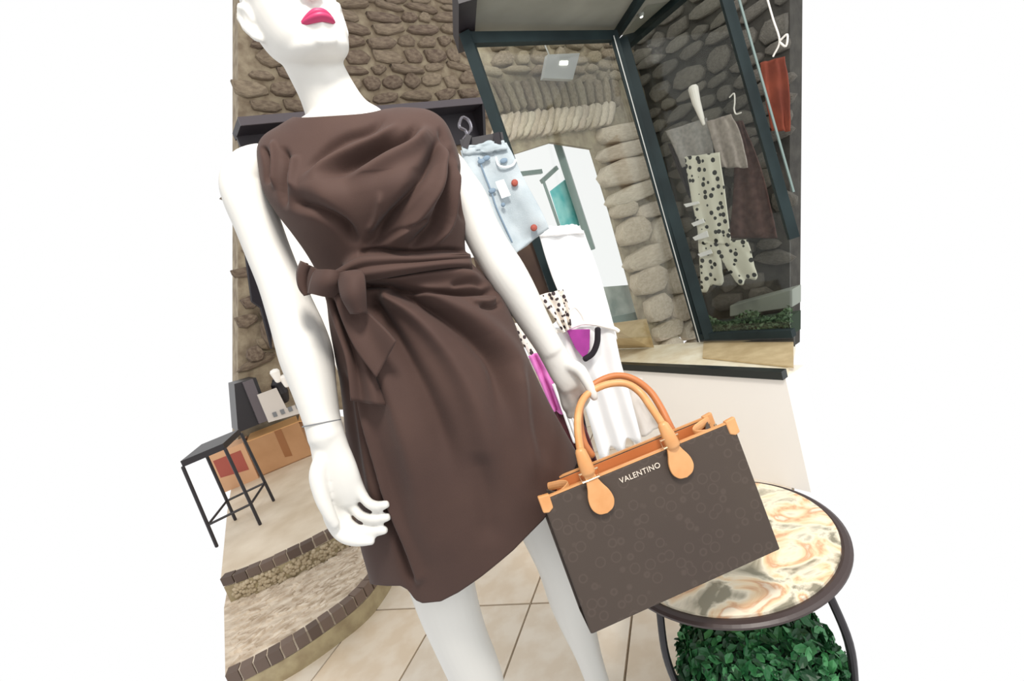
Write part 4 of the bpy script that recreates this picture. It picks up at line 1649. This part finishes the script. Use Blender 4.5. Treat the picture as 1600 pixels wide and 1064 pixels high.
D = np.zeros((NR, NT))
F_ = [
    # bodice drapes from the left-hand armhole up to the right-hand shoulder
    ([(653, 186), (646, 206), (625, 224), (585, 241), (545, 260), (500, 290)], 8, -.010, 0, 12),
    ([(606, 180), (577, 202), (539, 217), (505, 242), (470, 285)], 6, -.006, 0, 9),
    ([(628, 190), (600, 214), (560, 232), (520, 252), (480, 290)], 7, .006, 0, 10),
    ([(668, 190), (660, 215), (635, 240), (590, 268), (540, 300)], 10, .009, 0, 16),
    ([(690, 205), (672, 250), (652, 286), (623, 322), (588, 367), (560, 395)], 7, -.012, 0, 9),
    ([(700, 215), (690, 265), (670, 310), (640, 350), (600, 390)], 8, .009, 0, 10),
    ([(706, 225), (696, 280), (683, 343), (659, 370), (623, 399)], 6, -.010, 0, 8),
    ([(712, 245), (706, 300), (700, 350), (670, 392)], 6, .007),
    ([(714, 255), (718, 300), (724, 350)], 4, -.006),
    ([(684, 195), (699, 230), (706, 280)], 5, -.004),
    ([(452, 315), (480, 318), (505, 326), (535, 348), (562, 385)], 9, -.011, 0, 9),
    ([(440, 225), (450, 260), (446, 300), (452, 330)], 6, -.006),
    ([(425, 215), (432, 255), (432, 300)], 4, .005),
    ([(410, 225), (418, 255), (420, 290)], 4, -.007),
    ([(462, 240), (462, 280), (468, 310)], 6, .005),
    ([(574, 365), (588, 340), (596, 300)], 5, .004),
    ([(566, 385), (600, 372), (640, 352), (690, 340)], 5, -.004),
    # waist wrap
    ([(540, 424), (556, 407), (588, 402), (616, 408), (660, 404), (716, 400), (750, 402)], 8, .012, 0, 8, (.05, .1)),
    ([(560, 398), (590, 392), (640, 396), (700, 392), (735, 396)], 5, -.010, 0, 5, (.05, .1)),
    ([(600, 432), (629, 427), (665, 417), (697, 413), (738, 406)], 4, -.007, 0, 4, (.1, .1)),
    ([(560, 432), (610, 436), (660, 432), (720, 428), (760, 440)], 8, .008, 0, 8, (.1, .15)),
    ([(560, 447), (602, 446), (656, 455), (710, 457), (768, 453), (780, 460)], 5, -.013, 0, 5, (.05, .1)),
    ([(700, 445), (735, 440), (765, 446)], 4, -.006),
    ([(745, 478), (770, 480), (785, 470)], 4, -.006),
    ([(730, 470), (760, 472), (782, 462)], 5, .006),
    ([(765, 455), (776, 462), (774, 474)], 3, -.006),
    # skirt falls from the knot
    ([(602, 450), (656, 473), (711, 508), (752, 544), (776, 575), (785, 625), (790, 690)], 7, -.016, 0, 20, (.04, .4)),
    ([(640, 452), (690, 470), (745, 500), (790, 545), (815, 600), (835, 680)], 11, .012, 0, 22, (.1, .3)),
    ([(590, 455), (650, 495), (705, 560), (745, 640), (770, 730), (785, 800)], 9, .012, 0, 24, (.05, .3)),
    ([(574, 458), (600, 500), (635, 560), (675, 640), (705, 730), (720, 800)], 9, -.014, 0, 26, (.05, .4)),
    ([(562, 500), (592, 560), (622, 640), (650, 740), (665, 840), (680, 900)], 10, .010, 0, 26, (.05, .3)),
    ([(548, 590), (566, 680), (590, 770), (622, 850), (646, 915)], 6, -.010, .004, 8, (.1, .05)),
    ([(556, 600), (580, 690), (606, 780), (636, 850), (656, 915)], 6, .008, 0, 10, (.1, .05)),
    ([(812, 560), (826, 620), (846, 690), (862, 740)], 9, -.005, 0, 12),
    ([(795, 560), (812, 630), (826, 700), (835, 770)], 9, .006, 0, 14),
    ([(745, 700), (760, 780), (765, 860)], 16, -.006, 0, 20),
    ([(530, 560), (545, 640), (556, 720), (572, 800)], 6, -.006, 0, 8),
]
for f in F_:
    pts, w_, am = f[0], f[1], f[2]
    D += fold(pts, w_, am * (2.1 if F_.index(f) < 17 else 1.5), f[3] if len(f) > 3 else 0, f[4] if len(f) > 4 else None, f[5] if len(f) > 5 else (.2, .25))
# soft irregular drape on everything
nz = np.zeros((NR, NT))
for i in range(NR):
    for j in range(0, NT):
        if (i % 2 == 0) and (j % 2 == 0):
            v = V[i, j]
            nz[i, j] = noise.noise(Vector((v[0] * 14 + v[2] * 5, v[1] * 14, v[2] * 6))) * .0035
nz[:, 1::2] = (nz[:, 0::2] + np.roll(nz[:, 0::2], -1, 1)) / 2
nz[1::2, :] = nz[0::2, :] if NR % 2 == 0 else nz[0:-1:2, :]
D += nz
# back of skirt: hanging flutes
bk = np.clip((V[:, :, 1] - Y0 + .02) / .08, 0, 1) * np.clip((1.05 - V[:, :, 2]) / .3, 0, 1)
D += bk * .008 * np.sin(th * 11)[None, :]
V += Nn * D[:, :, None]
ar = np.arange(NR * NT).reshape(NR, NT)
Fc = np.stack([ar[:-1, :], ar[1:, :], np.roll(ar, -1, 1)[1:, :], np.roll(ar, -1, 1)[:-1, :]], -1).reshape(-1, 4)
me = bpy.data.meshes.new('dress')
me.from_pydata(V.reshape(-1, 3).tolist(), [], Fc.tolist())
me.update()
dress = link('dress', me, MT['dress'], mq, True)
dress['label'] = 'brown sleeveless dress draped from the shoulder and tied at the waist'
md = dress.modifiers.new('s', 'SOLIDIFY')
md.thickness = .0025
md.offset = -1
modified_copy(dress)
dress.data.polygons.foreach_set('use_smooth', [True] * len(dress.data.polygons))

# tie: knot, loops, tails (sub-parts of the dress)
YT_ = .79


def ribbon(name, L_, R_, Ys, amp=.004, waves=1.0, thick=.004, rows=30, cols=20, bulge=0.0):
    Lc, Rc = catmull(np.array(L_, float), 6), catmull(np.array(R_, float), 6)
    Yc = catmull(np.array([[q] for q in Ys], float), 6)[:, 0]
    nn = min(len(Lc), len(Rc), len(Yc))
    V_ = []
    for i in range(rows + 1):
        t = i / rows * (nn - 1)
        k = min(int(t), nn - 2)
        f = t - k
        a_, b_, yy = Lc[k] * (1 - f) + Lc[k + 1] * f, Rc[k] * (1 - f) + Rc[k + 1] * f, Yc[k] * (1 - f) + Yc[k + 1] * f
        for j in range(cols + 1):
            s = j / cols
            q = a_ * (1 - s) + b_ * s
            V_.append(at(q[0], q[1], yy - bulge * math.sin(math.pi * s) - amp * math.sin(s * waves * 6.28 + i * .06)))
    F2 = [(i * (cols + 1) + j, i * (cols + 1) + j + 1, (i + 1) * (cols + 1) + j + 1, (i + 1) * (cols + 1) + j) for i in range(rows) for j in range(cols)]
    o = pyobj(name, V_, F2, MT['dress'], dress, True)
    md = o.modifiers.new('s', 'SOLIDIFY')
    md.thickness = thick
    md.offset = 0
    modified_copy(o)
    return o


ribbon('tie_tail', [(508, 458), (524, 510), (540, 560), (548, 626)], [(530, 455), (560, 520), (582, 580), (604, 634)], [.800, .790, .775, .765], .006, 1.4)
ribbon('tie_tail', [(520, 455), (535, 500), (556, 545), (588, 590)], [(556, 470), (582, 495), (600, 512), (619, 533)], [.785, .772, .762, .758], .004, 1.0)
ribbon('tie_loop', [(532, 428), (533, 448), (538, 466), (551, 488)], [(556, 426), (566, 430), (568, 455), (569, 489)], [.78, .762, .752, .76], .003, .5, .010, bulge=.012)
ribbon('tie_loop', [(474, 409), (468, 425), (469, 445), (476, 462)], [(500, 424), (503, 432), (503, 444), (500, 455)], [.80, .80, .80, .80], .008, 1.6, .010, bulge=.010)
ribbon('tie_knot', [(496, 424), (490, 440), (486, 458)], [(536, 423), (534, 442), (524, 462)], [.788, .780, .786], .003, .5, .012, bulge=.018)
ribbon('waist_band', [(524, 424), (560, 404), (600, 401), (650, 402), (700, 400), (734, 398)], [(530, 448), (564, 440), (610, 432), (655, 424), (705, 418), (738, 420)], [.795, .792, .795, .803, .825, .865], .004, 1.6, .004, bulge=.006)

# ------------------------------------------------------------------ HANDBAG
BD = .80
tl, tr, brc, blc = dep(840, 788, BD - .022), dep(1139, 658, BD + .018), dep(1226, 859, BD + .018), dep(931, 985, BD - .022)
ex = ((tr - tl) + (brc - blc)).normalized()
ey = ((tl - blc) + (tr - brc)).normalized()
ey = (ey - ex * ey.dot(ex)).normalized()
en = ex.cross(ey).normalized()
if en.dot(Vector(cF)) > 0:
    en = -en         # toward the viewer
bwid = ((tr - tl).length + (brc - blc).length) / 2
bhei = ((tl - blc).length + (tr - brc).length) / 2
bc0 = (tl + tr + brc + blc) / 4
bag = thing('handbag', blc, 'dark brown monogram tote bag with tan leather handles, held in the mannequin hand', 'handbag')


def G(u_, v, wv=0.0):
    "bag coordinates: u,v in metres from the centre of the front panel, wv away from the viewer"
    return bc0 + ex * u_ + ey * v - en * wv


def bagpt(x, y, off):
    "point on the bag's front face under picture point (x,y), off metres proud of it"
    d = Vector(ray(x, y))
    o_ = Vector(cO)
    return o_ + d * (((bc0 + en * off) - o_).dot(en) / d.dot(en))


hw, hh, bdp_ = bwid / 2, bhei / 2, .082


def panel(name, w0, w1, m, par=bag):
    o = obj(name, slab_bm([G(-hw, -hh, w0), G(hw, -hh, w0), G(hw, hh, w0), G(-hw, hh, w0)], -en * (w1 - w0)), m, par)
    # object coordinates aligned to the bag for the print
    return apply_bevel(o, .003, 3)


fp = panel('front_panel', 0, .006, MT['canvas'])
bp_ = panel('back_panel', bdp_ - .006, bdp_, MT['canvas'])
obj('base', slab_bm([G(-hw, -hh, .004), G(hw, -hh, .004), G(hw, -hh, bdp_ - .004), G(-hw, -hh, bdp_ - .004)], ey * .006), MT['canvas'], bag)
for s in (-1, 1):
    zz_ = s * (hw - .004)
    obj('gusset', slab_bm([G(zz_, -hh + .004, .004), G(zz_, -hh + .004, bdp_ - .004), G(zz_, hh - .002, bdp_ - .004), G(zz_ - s * .028, hh - .012, bdp_ * .5), G(zz_, hh - .002, .004)],
                          -ex * s * .003), MT['canvas'], bag)
# tan piping at the two top edges and lining
for wv, nm in ((.003, 'top_piping'), (bdp_ - .003, 'top_piping')):
    obj(nm, beam_bm(G(-hw + .004, hh + .001, wv), G(hw - .004, hh + .001, wv), .006, .003, up=ey), MT['tan'], bag)
obj('lining', slab_bm([G(-hw + .01, hh - .03, bdp_ - .010), G(hw - .01, hh - .03, bdp_ - .010), G(hw - .01, hh - .001, bdp_ - .010), G(-hw + .01, hh - .001, bdp_ - .010)], en * .002), MT['tan2'], bag)
obj('top_zip_panel', slab_bm([G(-hw + .02, hh - .022, .012), G(hw - .02, hh - .022, .012), G(hw - .02, hh - .02, bdp_ - .014), G(-hw + .02, hh - .02, bdp_ - .014)], ey * .004), MT['tan2'], bag)
for s in (-1, 1):
    for wv in (0.0, bdp_ - .006):
        o = obj('corner_tab', slab_bm([G(s * (hw + .005), hh + .007, wv - .002), G(s * (hw - .014), hh + .005, wv - .002), G(s * (hw - .013), hh - .018, wv - .002), G(s * (hw - .004), hh - .023, wv - .002),
                                       G(s * (hw + .005), hh - .020, wv - .002)], -en * .010), MT['tan'], bag)
        apply_bevel(o, .002, 2)
    pts = [G(s * (hw - .006), hh - .004, bdp_ - .008), G(s * (hw - .045), hh - .004, bdp_ * .62), G(s * (hw - .052), hh - .008, bdp_ * .45), G(s * (hw - .03), hh - .012, .02)]
    obj('gusset_strap', tube_bm([Vector(p) for p in catmull(np.array([tuple(q) for q in pts]), 6)], [(.0075, .0022)] * 19, 10, flat=ey), MT['tan'], bag)
    ck = [G(s * (hw - .03), hh - .012, .02), G(s * (hw - .018), hh - .014, .03), G(s * (hw - .008), hh - .01, .05)]
    obj('chain_clip', tube_bm([Vector(p) for p in catmull(np.array([tuple(q) for q in ck]), 4)], .003, 8), MT['gold'], bag)


def inv(x, y, D):
    return dep(x, y, D)


# handles
def handle(pts, name, m, r=.0068):
    P = np.array([tuple(dep(x, y, d)) for x, y, d in pts])
    P = catmull(P, 6)
    o = obj(name, tube_bm([Vector(p) for p in P], r, 16), m, bag, True)
    return o


fh = handle([(919, 742, BD), (909, 712, .812), (903, 675, .845), (904, 643, .875), (914, 620, .90), (934, 606, .908), (957, 599, .912), (980, 600, .908), (1000, 613, .90), (1017, 636, .875),
             (1033, 660, .845), (1047, 685, .812), (1050, 697, BD)], 'front_handle', MT['tan'])
rh = handle([(925, 712, .90), (912, 690, .905), (906, 660, .92), (908, 632, .94), (920, 608, .952), (944, 592, .958), (969, 587, .958), (993, 594, .95), (1016, 612, .94), (1032, 636, .92),
             (1042, 656, .905), (1050, 672, .90)], 'rear_handle', MT['tan2'])
for (x0, y0, x1, y1) in ((919, 738, 907, 705), (1052, 696, 1036, 664)):
    a_, b_ = bagpt(x0, y0, .006), bagpt(x1, y1, .004)
    obj('handle_socket', tube_bm([a_, a_.lerp(b_, .5), b_], [(.0125, .009), (.0115, .009), (.009, .0085)], 18, flat=ex), MT['tan'], fh, True)
    k = catmull(np.array([tuple(a_ + ex * .0135 * c_ + ey * (.006 * s_) + en * .003) for c_, s_ in [(math.cos(t), math.sin(t)) for t in np.linspace(0, 2 * math.pi, 13)]]), 2)
# rings and leather drops
for (xc, yc, xe, ye) in ((921, 742, 940, 782), (1047, 689, 1065, 727)):
    c_ = bagpt(xc, yc, .008)
    loop = [c_ + ex * sx_ + ey * sy_ for sx_, sy_ in ((-.016, .006), (.016, .006), (.015, -.008), (-.015, -.008))]
    obj('ring', tube_bm(loop, .0018, 8, closed=True), MT['gold'], bag)
    e_ = bagpt(xe, ye, .008)
    ax_ = (c_ - e_).normalized()
    sd2 = ax_.cross(en).normalized()
    L3 = (c_ - e_).length
    outl = [(-.10, .009), (.15, .0095), (.45, .013), (.75, .0185), (1.0, .0205), (1.22, .019), (1.42, .012), (1.5, .0)]
    O_ = catmull(np.array(outl), 4)
    pts = [c_ - ax_ * (L3 * t) + sd2 * w_ for t, w_ in O_] + [c_ - ax_ * (L3 * t) - sd2 * w_ for t, w_ in O_[::-1][1:]]
    o = obj('leather_drop', slab_bm(pts, -en * .005), MT['tan'], bag)
    apply_bevel(o, .0012, 2)

# lettering on the front panel
cu = bpy.data.curves.new('lettering', 'FONT')
cu.body = 'VALENTINO'
cu.size = .0128
cu.extrude = .0006
cu.align_x = 'CENTER'
cu.align_y = 'CENTER'
cu.space_character = 1.06
to = bpy.data.objects.new('lettering_src', cu)
COL.objects.link(to)
dg = bpy.context.evaluated_depsgraph_get()
dg.update()
me = bpy.data.meshes.new_from_object(to.evaluated_get(dg))
bpy.data.objects.remove(to)
c_ = bagpt(1000, 739, .0008)
Mx = Matrix.Identity(4)
for i in range(3):
    Mx[i][0], Mx[i][1], Mx[i][2], Mx[i][3] = ex[i], ey[i], en[i], c_[i]
me.transform(Mx)
me.materials.clear()
lt = link('lettering', me, MT['letters'], fp)
lt['label'] = 'raised pale metal lettering'
